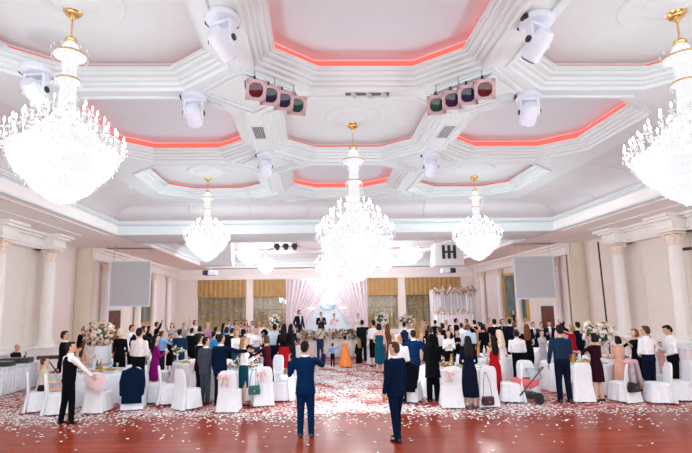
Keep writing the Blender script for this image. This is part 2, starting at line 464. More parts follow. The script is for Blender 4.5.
for s in (-1, 1):
    for k in range(7):
        y = 2.2+k*2.6
        # cove ribs
        pts = [(XC+s*(c[3][0]-XC)*.999, y, c[0][2]-.01) for c in cov]
        b.tube(pts, .035, 6)
for k in range(6):
    x = XC-6.5+k*2.6
    b.tube([(x, c[1][1]-.02, c[0][2]-.01) for c in cov], .035, 6)
struct(b.obj('trim_8', cove_m), 'moulded ribs on the cove')
# beam underside and rear zone ceiling
b = B()
b.box((XC, 21.95, Z_BEAM+.2), (2*X_BEAM+.1, 2.7, .4))
b.box((XC, 39.1, Z_BEAM+.2), (2*9.5, 2.2, .4))
Z2 = 6.55
b.box((XC, 30.6, Z2+.35), (20, 15.4, .1))
struct(b.obj('ceiling', plaster, smooth=False), 'lower plaster ceiling of the rear zone')
b = B()
def ring2(d, z):
    x0, x1, y0, y1 = XC-9.5+d, XC+9.5-d, 23.3+d, 38.0-d
    return [(x0, y0, z), (x1, y0, z), (x1, y1, z), (x0, y1, z)]
b.rings([ring2(*p) for p in ((0, Z_BEAM), (-.03, 5.85), (.08, 5.9), (.08, 6.05), (-.02, 6.1), (.3, 6.35), (.35, 6.36), (.7, Z2))], cap=False)
struct(b.obj('trim_9', plaster, angle=25), 'cornice of the rear raised ceiling')
b = B()
HC = [(XC-5.6, 30.5), (XC, 30.5), (XC+5.6, 30.5)]
for cx, cy in HC:
    pass
def oct2(cx, cy, w, h, z, d=0):
    w += d; h += d; c = 1.0+.59*d
    return [(cx-w+c, cy+h, z), (cx+w-c, cy+h, z), (cx+w, cy+h-c, z), (cx+w, cy-h+c, z), (cx+w-c, cy-h, z), (cx-w+c, cy-h, z), (cx-w, cy-h+c, z), (cx-w, cy+h-c, z)]
x_edges = [XC-9.0, XC-2.8, XC+2.8, XC+9.0]
for i, (cx, cy) in enumerate(HC):
    o = oct2(cx, cy, 2.2, 4.6, Z2, .3); x0, x1, y0, y1 = x_edges[i], x_edges[i+1], 23.8, 37.5
    q = [(x0, y1, Z2), (x1, y1, Z2), (x1, y0, Z2), (x0, y0, Z2)]
    b.ngon([q[0], q[1], o[1], o[0]]); b.ngon([q[1], q[2], o[3], o[2]]); b.ngon([q[2], q[3], o[5], o[4]]); b.ngon([q[3], q[0], o[7], o[6]])
    b.ngon([q[1], o[2], o[1]]); b.ngon([q[2], o[4], o[3]]); b.ngon([q[3], o[6], o[5]]); b.ngon([q[0], o[0], o[7]])
struct(b.obj('ceiling', plaster, smooth=False), 'coffer plane of the rear ceiling')
for cx, cy in HC:
    root = struct(bpy.data.objects.new('ceiling_coffer', None), 'long rear ceiling coffer with pinkish red cove'); COL.objects.link(root)
    b = B(); b.rings([oct2(cx, cy, 2.2, 4.6, z, d) for d, z in ((.32, Z2), (.3, Z2-.04), (.22, Z2-.04), (.2, Z2+.05), (.1, Z2+.06), (.08, Z2+.12), (0, Z2+.12), (0, Z2+.14), (.2, Z2+.14), (.2, Z2+.3))], cap=False)
    struct(b.obj('ceiling_frame', plaster, root, angle=20))
    b = B(); b.rings([oct2(cx, cy, 2.2, 4.6, z, d) for d, z in ((.1, Z2+.142), (.1, Z2+.16), (.14, Z2+.16), (.14, Z2+.142))], cap=False, loop=True)
    struct(tag(b.obj('led_strip', led_red, root), 'red led strip'))
# ------------------------------------------------------------------ chandeliers
def chandelier(x, y, R, L, label, group, arms=(22, 18, 14, 10), kind='large', candles=True, power=1.0, zt=Z_PANEL, stemk=1.0):
    root = thing('crystal_chandelier', label, 'chandelier', (x, y, zt), 0, group)
    b = B(); b.lathe([(.02, 0), (.16*R, 0), (.17*R, -.012*L), (.13*R, -.02*L), (.12*R, -.03*L), (.05*R, -.036*L), (.045*R, -.05*L), (.02*R, -.055*L)], 28)
    b.obj('ceiling_rose', gold, root)
    b = B()
    for k in range(7):
        z = -.055*L-.015*L*k
        M = Matrix.Translation((0, 0, z)) @ Matrix.Rotation(PI/2*(k % 2), 4, 'Z') @ Matrix.Rotation(PI/2, 4, 'X')
        R_ = []
        for i in range(12):
            a = 2*PI*i/12; c = Vector((.016*R*math.cos(a)*1.2, .011*L*math.sin(a), 0)); n_ = c.normalized()
            R_.append([M @ (c+n_*.006*math.cos(2*PI*j/6)+Vector((0, 0, .006*math.sin(2*PI*j/6)))) for j in range(6)])
        b.rings(R_, loop=True)
    b.obj('chain', gold, root)
    # gold cap and bands
    b = B()
    b.lathe([(.02*R, -.150*L), (.09*R, -.155*L), (.11*R, -.165*L), (.10*R, -.172*L), (.02*R, -.172*L)], 24)
    b.obj('cap', gold, root)
    for z, r in ((-.243*L, .285*R), (-.375*L, .205*R), (-.735*L, .90*R)):
        b = B(); b.lathe([(r*.97, z-.004*L), (r, z-.004*L), (r*1.01, z), (r, z+.004*L), (r*.97, z+.004*L)], 36); b.obj('band', gold if r < .5*R else crystal, root)
    # stem: crystal columns of pendants
    b = B()
    b.lathe([(.05*R, -.17*L), (.12*R, -.19*L), (.16*R, -.225*L), (.27*R, -.236*L), (.28*R, -.25*L), (.20*R, -.262*L), (.13*R, -.28*L), (.115*R, -.33*L), (.115*R, -.36*L), (.195*R, -.368*L), (.2*R, -.382*L), (.14*R, -.395*L), (.13*R, -.42*L), (.15*R, -.52*L), (.22*R, -.56*L), (.42*R, -.62*L), (.62*R, -.68*L), (.80*R, -.73*L), (.78*R, -.74*L), (.05*R, -.74*L)], 40,
            wob=lambda t, z: .006*R*math.cos(20*t))
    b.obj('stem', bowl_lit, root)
    # bowl
    b = B()
    b.lathe([(.88*R, -.728*L), (.90*R, -.742*L), (.875*R, -.75*L), (.87*R, -.775*L), (.83*R, -.81*L), (.75*R, -.845*L), (.66*R, -.868*L), (.655*R, -.872*L), (.57*R, -.874*L), (.565*R, -.885*L), (.51*R, -.915*L), (.42*R, -.938*L), (.41*R, -.942*L), (.33*R, -.944*L), (.31*R, -.958*L), (.19*R, -.982*L), (.05*R, -.992*L), (.03*R, -1.0*L)], 72,
            wob=lambda t, z: .010*R*math.cos(36*t))
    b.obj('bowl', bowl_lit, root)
    # beaded strands (uncountable)
    b = B(); rnd = random.Random(3)
    prof = [(.90, -.748), (.885, -.775), (.86, -.80), (.79, -.835), (.69, -.868), (.60, -.885), (.545, -.91), (.44, -.938), (.33, -.957), (.2, -.984)]
    nb = 30 if kind == 'large' else 18
    sz = (.016 if kind == 'large' else .024)*R
    for r, z in prof:
        for k in range(int(nb*max(.35, r))):
            t = 2*PI*k/int(nb*max(.35, r)); b.octa((r*R*math.cos(t)*1.03, r*R*math.sin(t)*1.03, z*L), sz, sz*1.7)
    for r, z, n_ in ((.30, -.265, 18), (.31, -.222, 12), (.22, -.395, 14), (.17, -.46, 12), (.2, -.52, 12), (.16, -.30, 10), (.14, -.345, 10)):
        for k in range(n_):
            t = 2*PI*k/n_; b.octa((r*R*math.cos(t), r*R*math.sin(t), z*L), sz*.9, sz*2.6)
    tiers = [(.40, -.555), (.62, -.61), (.82, -.67), (.98, -.715)]
    for r, z in tiers:
        n_ = int(nb*r*1.1)
        for k in range(n_):
            t = 2*PI*k/n_+rnd.random()*.1; b.octa((r*R*math.cos(t), r*R*math.sin(t), z*L-.02*L), sz*.9, sz*2.4)
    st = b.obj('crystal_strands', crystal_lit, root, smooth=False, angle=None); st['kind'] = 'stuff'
    # candle arms
    if candles:
        b = B(); b.tube([(.0, 0, -.035*L), (.10*R, 0, -.055*L), (.17*R, 0, -.04*L), (.19*R, 0, -.0)], [.012*R]*4, 6)
        b.lathe([(.012*R, .0), (.05*R, .004*L), (.045*R, .008*L), (.016*R, .009*L)], 10, (.19*R, 0, 0))
        b.tube([(.19*R, 0, .008*L), (.19*R, 0, .026*L)], .013*R, 8)
        for q in (-.035, .035): b.octa((.19*R+q*R, 0, -.022*L), .016*R, .012*L)
        arm_me = b.mesh('candle_arm', crystal)
        b = B(); b.lathe([(.008*R, 0), (.017*R, .006*L), (.015*R, .014*L), (.004*R, .024*L)], 8, (.19*R, 0, .026*L))
        bulb_me = b.mesh('bulb', bulb_lit)
        for (r, z), n_ in zip(tiers[::-1], arms):
            for k in range(n_):
                t = 2*PI*(k+.5*(n_ % 4 == 2))/n_
                a = link('candle_arm', arm_me, root, ((r-.17)*R*math.cos(t), (r-.17)*R*math.sin(t), z*L+.012*L)); a.rotation_euler = (0, 0, t)
                link('bulb', bulb_me, a)
    lz = -.66*L
    for k, (dx, dy, dz, wgt) in enumerate(((.0, 0, -1.22*L, .40), (1.5*R, 0, -.9*L, .2), (-1.5*R, 0, -.9*L, .2), (0, -1.5*R, -.9*L, .2))):
        ld = bpy.data.lights.new('chandelier_glow', 'POINT'); ld.energy = CHANDELIER_W*power*wgt; ld.shadow_soft_size = .25; ld.color = (.93, .97, 1)
        lo = bpy.data.objects.new('chandelier_glow', ld); COL.objects.link(lo); lo.parent = root; lo.location = (dx, dy, dz)
    return root
G1 = 'crystal chandeliers of the raised ceiling'
chandelier(-4.058, 7.633, 0.918, 3.417, 'crystal chandelier nearest the camera, upper left', G1, )
chandelier(6.516, 7.655, 0.994, 3.535, 'crystal chandelier nearest the camera, upper right', G1, )
chandelier(1.169, 12.724, 1.044, 4.479, 'largest crystal chandelier, hanging at the centre', G1, arms=(28, 24, 18, 12))
chandelier(-4.071, 18.288, 0.867, 3.320, 'crystal chandelier left of the largest one, before the beam', G1, )
chandelier(6.515, 18.351, 0.933, 3.399, 'crystal chandelier right of the largest one, before the beam', G1, )
chandelier(-4.005, 30.000, 0.798, 2.417, 'rear crystal chandelier, larger of the two left of the pink drape', 'crystal chandeliers of the rear ceiling', arms=(14, 12, 8), kind='small', power=1.05)
chandelier(-3.419, 35.000, 0.690, 2.658, 'rear crystal chandelier, smaller of the two left of the pink drape', 'crystal chandeliers of the rear ceiling', arms=(14, 12, 8), kind='small', power=1.05)
chandelier(0.954, 28.500, 0.845, 3.635, 'rear crystal chandelier over the stage monogram', 'crystal chandeliers of the rear ceiling', arms=(14, 12, 8), kind='small', power=1.05)
chandelier(5.495, 35.500, 0.638, 2.531, 'small rear crystal chandelier close right of the central one', 'crystal chandeliers of the rear ceiling', arms=(14, 12, 8), kind='small', power=1.05)
chandelier(6.247, 30.000, 0.842, 2.486, 'rear crystal chandelier before the right hung speaker', 'crystal chandeliers of the rear ceiling', arms=(14, 12, 8), kind='small', power=1.05)

# ------------------------------------------------------------------ stage and ceiling lighting gear
def moving_head(x, y, rz, label, tilt=.5, z=Z_SOFFIT, s=1.0):
    root = thing('moving_head_light', label, 'stage light', (x, y, z), rz, 'white moving head lights on the ceiling'); root.scale = (s, s, s)
    b = B(); b.lathe([(.24, 0), (.25, -.03), (.24, -.085), (.20, -.10), (.02, -.105)], 32); b.obj('base', white_plastic, root)
    b = B(); b.box((.0, -.235, -.055), (.22, .05, .03), bev=.01); b.obj('control_panel', black_plastic, root)
    b = B(); b.box((.22, 0, -.05), (.10, .12, .07), bev=.01); b.obj('cable_socket', black_plastic, root)
    yk = B(); yk.box((0, 0, -.125), (.36, .14, .05), bev=.02)
    for s_ in (-1, 1): yk.box((s_*.165, 0, -.29), (.055, .13, .33), bev=.025)
    yk.obj('yoke', white_plastic, root)
    M = Matrix.Translation((0, 0, -.40)) @ Matrix.Rotation(-1.05-tilt*.3, 4, 'X')
    b = B(); b.lathe([(.05, .22), (.11, .20), (.145, .12), (.15, .0), (.15, -.1), (.155, -.18), (.15, -.22), (.13, -.23)], 24, M=M)
    h = b.obj('head', white_plastic, root)
    b = B(); b.lathe([(.02, -.225), (.12, -.225), (.12, -.24), (.1, -.255), (.02, -.265)], 24, M=M); b.obj('lens', dark_glass, h)
    b = B()
    c = M @ Vector((0, -.15, .02)); b.box(c, (.12, .02, .02))
    b.obj('vent', black_plastic, h)
    for s_ in (-1, 1):
        b = B(); b.lathe([(.001, -.012), (.05, -.012), (.05, .012), (.001, .012)], 16, M=Matrix.Translation((s_*.197, 0, -.37)) @ Matrix.Rotation(PI/2, 4, 'Y')); b.obj('knob', black_plastic, root)
    return root
for a in (
    (-1.40, 7.10, 2.7, 'large white moving head light nearest the camera, left of the big red coffer', .55, Z_SOFFIT, 1.12),
    (3.72, 7.15, 3.6, 'large white moving head light nearest the camera, right of the big red coffer', -.5, Z_SOFFIT, 1.12),
    (-5.0, 8.30, 3.0, 'white moving head light behind the left foreground chandelier', .2, 6.85, 1.15),
    (-2.55, 9.95, 3.2, 'white moving head light in front of the left red coffer of the second row', .5, Z_SOFFIT, 1.12),
    (4.86, 9.95, 3.0, 'white moving head light in front of the right red coffer of the second row', -.45, Z_SOFFIT, 1.12),
    (-1.39, 14.0, 3.1, 'small looking white moving head light left of the central chandelier stem', .3, Z_SOFFIT, 1.12),
    (3.69, 14.1, 3.1, 'small looking white moving head light right of the central chandelier stem', -.3, Z_SOFFIT, 1.12)):
    moving_head(*a)

def spot_bar(x, y, rz, where, roll, cols):
    root = thing('lighting_bar', 'steel lighting bar hung from the ceiling on the %s' % where, 'lighting bar', (x, y, Z_SOFFIT), rz)
    z = -.22
    b = B(); b.tube([(-.62, 0, z), (.62, 0, z)], .025, 10); b.tube([(-.62, .10, z+.07), (.62, .10, z+.07)], .015, 8)
    for k in range(9): b.tube([(-.6+k*.15, 0, z), (-.53+k*.15, .1, z+.07)], .01, 6)
    b.obj('pipe', grey_metal, root)
    for k in (-.5, 0, .5):
        b = B(); b.tube([(k, 0, z), (k, 0, 0)], .012, 6); b.box((k, 0, -.01), (.1, .1, .02)); b.obj('hanger', grey_metal, root)
    nm = ('leftmost', 'second from the left', 'third from the left', 'rightmost')
    for k in range(4):
        lx = -.51+.34*k
        p = Matrix.Translation((x, y, Z_SOFFIT)) @ Matrix.Rotation(rz, 4, 'Z') @ Vector((lx, 0, z))
        t = thing('spotlight', 'square framed stage spotlight, %s of four on the %s lighting bar' % (nm[k], 'left' if 'left' in where else 'right'), 'stage light', p, rz*.35, 'square framed spotlights on the ceiling bars'); t.scale = (1.2, 1.2, 1.2)
        M = Matrix.Translation((0, -.10, -.24)) @ Matrix.Rotation(math.radians(118), 4, 'X')
        b = B(); b.lathe([(.05, -.16), (.10, -.14), (.13, -.02), (.135, .12), (.12, .12)], 20, M=M); b.obj('can', mat('pink tinted steel', (.55, .40, .42), .35, .1, 10, metal=.5), t)
        b = B()
        for q in range(4):
            aa = q*PI/2
            b.box((.135*math.cos(aa), .135*math.sin(aa), .135), (.05 if q % 2 == 0 else .32, .32 if q % 2 == 0 else .05, .03), M=M)
        for q in ((.115, .115), (.115, -.115), (-.115, .115), (-.115, -.115)): b.box((q[0], q[1], .13), (.06, .06, .02), M=M)
        b.obj('frame', mat('pink tinted steel', (.55, .40, .42)), t)
        b = B(); b.lathe([(.001, .10), (.118, .105), (.118, .12), (.06, .132), (.001, .137)], 24, M=M); b.obj('lens', mat('gel '+cols[k][0], cols[k][1], .08, .3, 12, coat=.5), t)
        b = B(); b.tube([(-.15, -.1, -.24), (-.15, -.02, -.08), (0, 0, -.02), (.15, -.02, -.08), (.15, -.1, -.24)], .011, 6); b.tube([(0, 0, -.03), (0, 0, .03)], .03, 8); b.obj('yoke', black_plastic, t)
GEL = [('red', (.10, .012, .015)), ('blue', (.015, .02, .06)), ('deep blue', (.02, .02, .06)), ('green', (.01, .06, .05))]
spot_bar(-.72, 9.1, .75, 'left, before the central coffer', 0, GEL)
spot_bar(3.02, 9.1, -.75, 'right, before the central coffer', 0, GEL[::-1])

def vent(x, y, w, d, rz, label, n=7):
    t = thing('ceiling_vent', label, 'vent', (x, y, Z_SOFFIT), rz, 'ceiling vents')
    b = B(); b.box((0, 0, -.01), (w, .03, .03)); b.box((0, d, -.01), (w, .03, .03)); b.box((-w/2, d/2, -.01), (.03, d, .03)); b.box((w/2, d/2, -.01), (.03, d, .03)); b.obj('frame', plaster, t)
    b = B(); b.box((0, d/2, -.003), (w, d, .004)); b.obj('backing', mat('dark vent backing', (.12, .12, .13), .8), t)
    b = B()
    for k in range(n):
        M = Matrix.Translation((-w/2+w*(k+.5)/n, d/2, -.02)) @ Matrix.Rotation(.6, 4, 'Y'); b.box((0, 0, 0), (w/n*.62, d, .006), M=M)
    b.obj('slat', mat('grey vent slats', (.45, .45, .47), .5), t)
vent(-1.38, 11.75, .32, .9, 0, 'slatted grey ceiling vent left of the central chandelier')
vent(3.63, 11.75, .32, .9, 0, 'slatted pale ceiling vent right of the central chandelier', 9)
vent(1.25, 9.78, 1.0, .22, 0, 'long slot vent behind the big red coffer', 3)

def projector(x, y, z, side, lens):
    t = thing('projector', 'small white projector with black lens hung at the rear %s' % side, 'projector', (x, y, z))
    b = B(); b.box((0, 0, 0), (.95, .7, .36), bev=.05); b.obj('body', white_plastic, t)
    b = B(); b.box((lens*.29, -.37, 0), (.38, .06, .34), bev=.02); b.lathe([(.14, 0), (.14, .10), (.11, .12), (.001, .10)], 20, M=Matrix.Translation((lens*.29, -.40, 0)) @ Matrix.Rotation(PI/2, 4, 'X')); b.obj('lens', dark_glass, t)
    b = B(); b.tube([(0, 0, .15), (0, 0, 6.6-z)], .04, 10); b.obj('mount_pole', white_plastic, t)
projector(-7.25, 34, 5.0, 'left', -1); projector(9.75, 34, 4.95, 'right', 1)

def hung_box(x, y, z, label, slots):
    t = thing('hanging_speaker', label, 'speaker', (x, y, z))
    grey = mat('grey speaker housing', (.80, .80, .83), .5, .04, 6)
    b = B(); b.rings([[(-.95, -.5, -.8), (.95, -.5, -.8), (.95, .5, -.8), (-.95, .5, -.8)], [(-.85, -.5, .6), (.85, -.5, .6), (.85, .5, .6), (-.85, .5, .6)]]); b.obj('cabinet', grey, t)
    if slots:
        b = B()
        for q in (-.35, .0, .35): b.box((q, -.52, .05), (.18, .05, .85)); 
        b.box((-.17, -.52, .05), (.2, .05, .12)); b.box((.17, -.52, .05), (.2, .05, .12)); b.obj('grille', black_plastic, t)
    for q in (-.7, .7):
        b = B(); b.tube([(q, 0, .5), (q, 0, 6.9-z)], .02, 6); b.obj('hanger', grey_metal, t)
hung_box(-5.75, 29, 5.85, 'grey speaker box hung behind the left middle chandelier', False)
hung_box(8.60, 30, 5.75, 'grey speaker box with black bars hung at the rear right', True)
t = thing('lighting_bar', 'short dark lighting bar under the rear ceiling left of centre', 'lighting bar', (-1.66, 29.5, 6.55))
b = B(); b.tube([(-.9, 0, -.3), (.9, 0, -.3)], .03, 8); b.obj('pipe', grey_metal, t)
for q in (-.7, .7):
    b = B(); b.tube([(q, 0, -.3), (q, 0, 0)], .02, 6); b.obj('hanger', grey_metal, t)
for k, wd in enumerate(('left', 'middle', 'right')):
    s_ = thing('spotlight', 'small dark spotlight, %s one of three on the rear lighting bar' % wd, 'stage light', (-2.2+k*.55, 29.5, 6.22), 0, 'dark spotlights on the rear lighting bar')
    M = Matrix.Rotation(math.radians(65), 4, 'X')
    b = B(); b.lathe([(.08, -.2), (.15, -.15), (.19, .15), (.17, .15)], 16, M=M); b.obj('can', black_plastic, s_)
    b = B(); b.lathe([(.001, .12), (.16, .13), (.001, .15)], 16, M=M); b.obj('lens', dark_glass, s_)

# security cameras
for x, y, z, side in ((XC-XW+.22, 17.2, 4.55, -1), (XC+XW-.22, 17.2, 4.40, 1)):
    t = thing('security_camera', 'small dark security camera on the %s wall between columns' % ('left' if side < 0 else 'right'), 'camera', (x, y, z))
    b = B(); b.box((side*.10, 0, .05), (.1, .08, .08)); b.tube([(side*.08, 0, .05), (-side*.03, -.05, 0)], .02, 6); b.obj('bracket', white_plastic, t)
    b = B(); b.lathe([(.05, -.14), (.06, -.1), (.06, .1), (.05, .14)], 14, M=Matrix.Translation((-side*.08, -.12, 0)) @ Matrix.Rotation(PI/2, 4, 'X') @ Matrix.Rotation(.4, 4, 'Y')); b.obj('body', black_plastic, t)

# projection screens
def screen(x0, y0, x1, y1, zb, zt, label):
    cx, cy = (x0+x1)/2, (y0+y1)/2; w = math.hypot(x1-x0, y1-y0); a = math.atan2(y1-y0, x1-x0)
    t = thing('projection_screen', label, 'screen', (cx, cy, zb), a)
    b = B(); b.box((0, 0, (zt-zb)/2), (w-.06, .03, zt-zb-.06)); b.obj('screen_cloth', mat('grey screen cloth', (.50, .51, .53), .85, .02, 3), t)
    b = B(); h = zt-zb
    b.box((0, 0, .02), (w, .06, .06)); b.box((0, 0, h-.02), (w, .06, .06)); b.box((-w/2+.02, 0, h/2), (.05, .06, h)); b.box((w/2-.02, 0, h/2), (.05, .06, h)); b.obj('frame', white_plastic, t)
    for q in (-.42, .42):
        b = B(); b.tube([(q*w, 0, h), (q*w, 0, Z_BEAM+.1-zb)], .012, 6); b.obj('hanger', grey_metal, t)
screen(-9.95, 23.6, -8.05, 23.9, 2.62, 4.88, 'blank grey projection screen hung by the left wall')
screen(10.25, 23.9, 12.15, 23.6, 2.72, 4.90, 'blank grey projection screen hung by the right wall')
t = thing('screen_pole', 'thin black pole standing by the right wall column', 'pole', (12.22, 19.7, 0))
b = B(); b.tube([(0, 0, .02), (-.02, .1, 5.05)], .035, 8); b.obj('shaft', black_plastic, t)
b = B(); b.lathe([(.2, 0), (.2, .02), (.04, .05), (.03, .1)], 20); b.obj('base', black_plastic, t)

# side doors and framed wall panels
def door(x, y0, y1, z, s, n, label):
    d = struct(bpy.data.objects.new('door_%d' % n, None), label); COL.objects.link(d)
    b = B(); cy = (y0+y1)/2
    b.box((x, cy, z/2), (.06, y1-y0, z)); 
    for zz in (.6, 1.6):
        for q in (-.25, .25): b.box((x+s*.035, cy+q*(y1-y0), zz), (.02, (y1-y0)*.36, .75), bev=.008)
    struct(b.obj('door_leaf', wood_dark, d))
    b = B(); b.box((x, y0-.07, z/2), (.12, .14, z)); b.box((x, y1+.07, z/2), (.12, .14, z)); b.box((x, cy, z+.07), (.12, y1-y0+.28, .14)); struct(b.obj('door_frame', plaster, d))
    b = B(); b.tube([(x+s*.04, y0+.12, 1.05), (x+s*.09, y0+.12, 1.05), (x+s*.09, y0+.24, 1.05)], .015, 8); struct(b.obj('door_handle', gold, d))
door(XC-XW2+.05, 27.0, 28.7, 2.45, 1, 1, 'dark red wooden door in the left rear wall')
door(XC+XW2-.05, 26.7, 28.4, 2.35, -1, 2, 'dark red wooden door in the right rear wall')
def gold_window(x, y0, y1, z0, z1, s, label, n):
    w = struct(bpy.data.objects.new('window_%d' % n, None), label); COL.objects.link(w)
    cy = (y0+y1)/2; b = B()
    b.box((x, y0, (z0+z1)/2), (.12, .16, z1-z0)); b.box((x, y1, (z0+z1)/2), (.12, .16, z1-z0)); b.box((x, cy, z0), (.12, y1-y0+.16, .16)); b.box((x, cy, z1), (.12, y1-y0+.16, .16))
    b.box((x, cy, (z0+z1)/2), (.08, .07, z1-z0)); struct(tag(b.obj('window_frame', gold_paint, w), 'gold window frame'))
    b = B(); b.box((x-s*.02, cy, (z0+z1)/2), (.02, y1-y0, z1-z0)); struct(b.obj('pane', mat('teal window glass', (.10, .17, .18), .12, .4, 1.5), w))
gold_window(XC-XW2+.06, 31.3, 33.9, 1.55, 4.4, 1, 'gold framed window in the left rear wall behind the screen', 5)
gold_window(XC+XW2-.06, 30.2, 33.6, 1.5, 4.55, -1, 'gold framed window in the right rear wall beside the screen', 6)

# drapes along the rear side walls
sheer = mat('ivory pleated drape', (.82, .74, .73), .8, .02, 4)
def side_drape(x, y0, y1, z0, z1, s, label, group):
    b = B(); N = 60
    lo = []; bk = []
    for i in range(N+1):
        t = i/N; w_ = .045*math.sin(2*PI*t*(y1-y0)*2.6)+.02*math.sin(9*t)
        lo.append((x-s*(.12+w_), y0+(y1-y0)*t, z0)); bk.append((x-s*(.09+w_), y0+(y1-y0)*t, z0))
    ring = lo+bk[::-1]
    b.rings([ring, [(p[0], p[1], z1) for p in ring]])
    return tag(b.obj('drape', sheer), label, 'curtain', group)
side_drape(XC+XW2, 34.4, 37.1, .05, 4.75, 1, 'ivory pleated drape on the right rear wall beyond the gold window', None)
side_drape(XC+XW2, 37.9, 39.8, .05, 4.75, 1, 'ivory pleated drape in the far right rear corner', None)
side_drape(XC-XW2, 34.4, 37.1, .05, 4.75, -1, 'ivory pleated drape on the left rear wall beyond the gold window', None)
side_drape(XC-XW2, 37.9, 39.8, .05, 4.75, -1, 'ivory pleated drape in the far left rear corner', None)

# ------------------------------------------------------------------ flowers
PETALS = [mat('white petals', (.85, .80, .76), .7, .05, 30), mat('cream petals', (.80, .66, .52), .7, .08, 30), mat('blush petals', (.78, .50, .46), .7, .1, 30), mat('dark leaves', (.05, .09, .035), .6, .4, 20), mat('russet petals', (.42, .16, .08), .7, .2, 20)]
def blossom(b, c, r, rnd):
    """a cupped rosette of petals"""
    n = Vector((rnd.uniform(-1, 1), rnd.uniform(-1, 1), rnd.uniform(0, 1))).normalized(); M = Matrix.Translation(c) @ n.to_track_quat('Z', 'Y').to_matrix().to_4x4()
    b.lathe([(.15*r, -.5*r), (.75*r, -.3*r), (1.0*r, .15*r), (.8*r, .4*r), (.6*r, .2*r), (.5*r, .45*r), (.2*r, .35*r), (.02*r, .5*r)], 7, M=M, wob=lambda t, z: r*.1*math.sin(3*t+z*9))
def leaf(b, c, L_, rnd):
    d = Vector((rnd.uniform(-1, 1), rnd.uniform(-1, 1), rnd.uniform(-.4, 1))).normalized(); s_ = d.cross(Vector((.3, .2, 1))).normalized()*L_*.22; c = Vector(c); u = d.cross(s_).normalized()*L_*.05
    b.rings([[c, c+u*.1, c-u*.1], [c+d*L_*.5+s_, c+d*L_*.5+u, c+d*L_*.5-s_], [c+d*L_, c+d*L_+u*.1, c+d*L_-u*.1]], cap=False)
def floral(b, pts, r, rnd, mix=(0, 0, 1, 1, 2), leaves=.4):
    for p in pts:
        b.mi = mix[rnd.randrange(len(mix))]; blossom(b, p, r*rnd.uniform(.7, 1.2), rnd)
        if rnd.random() < leaves: b.mi = 3; leaf(b, p, r*2.4, rnd)
def ball_pts(c, R, n, rnd, sq=(1, 1, 1)):
    out = []
    for k in range(n):
        v = Vector((rnd.gauss(0, 1), rnd.gauss(0, 1), rnd.gauss(0, 1))).normalized()*R*rnd.uniform(.75, 1.05)
        out.append((c[0]+v.x*sq[0], c[1]+v.y*sq[1], c[2]+v.z*sq[2]))
    return out
def tall_flowers(x, y, z, hz, R, label, seed, mix=(0, 0, 1, 1, 2), n=90, flat=.8, rx=1.0, stand=0):
    t = thing('flower_arrangement', label, 'flowers', (x, y, z), 0, 'floral table arrangements'); rnd = random.Random(seed)
    b = B(); b.lathe([(.14, 0), (.15, .02), (.04, .06), (.025, hz*.5), (.03, hz*.85), (.09, hz), (.02, hz)], 18); b.obj('vase', crystal, t)
    b = B(); b.mi = 3; b.ell((0, 0, hz+R*.6), (R*.72*rx, R*.72, R*.6*flat), 12, 8)
    floral(b, ball_pts((0, 0, hz+R*.6), R*.92, n, rnd, (rx, 1, flat)), R*.17, rnd, mix, .5)
    o = b.obj('blossoms', PETALS, t); o['kind'] = 'stuff'
    if stand:
        b = B(); b.rings([wob_ring(stand, stand, .01, .03, 12), wob_ring(stand*.96, stand*.96, hz*.9, .015, 12), wob_ring(stand*.5, stand*.5, hz*.92, 0, 12)]); b.obj('draped_stand', cloth_white, t)
    return t

# ------------------------------------------------------------------ furniture
def wob_ring(rx, ry, z, amp, n, N=72, ph=0, cx=0, cy=0, sq=2.0):
    R_ = []
    for j in range(N):
        t = 2*PI*j/N; ct, st_ = math.cos(t), math.sin(t)
        k = (abs(ct)**sq+abs(st_)**sq)**(-1/sq)
        w = 1+amp*math.sin(n*t+ph)+amp*.5*math.sin((n*1.7)//1*t+2*ph)
        R_.append((cx+rx*k*ct*w, cy+ry*k*st_*w, z))
    return R_
def chair_meshes(seed):
    rnd = random.Random(seed); ph = rnd.random()*6
    b = B()   # skirt with folds and padded seat; chair faces +Y
    b.rings([wob_ring(.27, .27, .055, .035, 11, ph=ph, cy=.03, sq=5), wob_ring(.262, .262, .16, .028, 11, ph=ph, cy=.03, sq=5), wob_ring(.245, .245, .33, .016, 11, ph=ph, cy=.02, sq=5), wob_ring(.232, .235, .43, .006, 11, ph=ph, cy=.02, sq=5),
             wob_ring(.236, .238, .465, .0, 11, cy=.02, sq=5), wob_ring(.22, .222, .495, 0, 11, cy=.02, sq=4), wob_ring(.15, .15, .508, 0, 11, cy=.02, sq=3)])
    seat = b.mesh('seat_cover', cover_white)
    b = B()   # back cover down to the floor
    def sec(z, w, y, th):
        R_ = []
        for j in range(28):
            t = 2*PI*j/28; ct, st_ = math.cos(t), math.sin(t); k = (abs(ct)**3+abs(st_)**3)**(-1/3)
            f = 1+.025*math.sin(9*t+ph)*(1-min(1, z/.6))
            R_.append((w*k*ct*f, y+th*k*st_*(1+.3*math.sin(7*t+ph)*(1-min(1, z/.55))), z))
        return R_
    b.rings([sec(.045, .27, -.285, .05), sec(.2, .255, -.262, .045), sec(.45, .232, -.225, .04), sec(.6, .228, -.232, .036), sec(.8, .222, -.255, .034), sec(.9, .205, -.268, .033), sec(.96, .17, -.275, .03), sec(.985, .11, -.278, .022)])
    back = b.mesh('back_cover', cover_white)
    b = B(); b.tube([(0, 0, 0), (0, 0, .34)], [.016, .02], 8); leg = b.mesh('leg', wood_leg)
    return seat, back, leg
CH = [chair_meshes(k) for k in range(4)]
bow_me = None
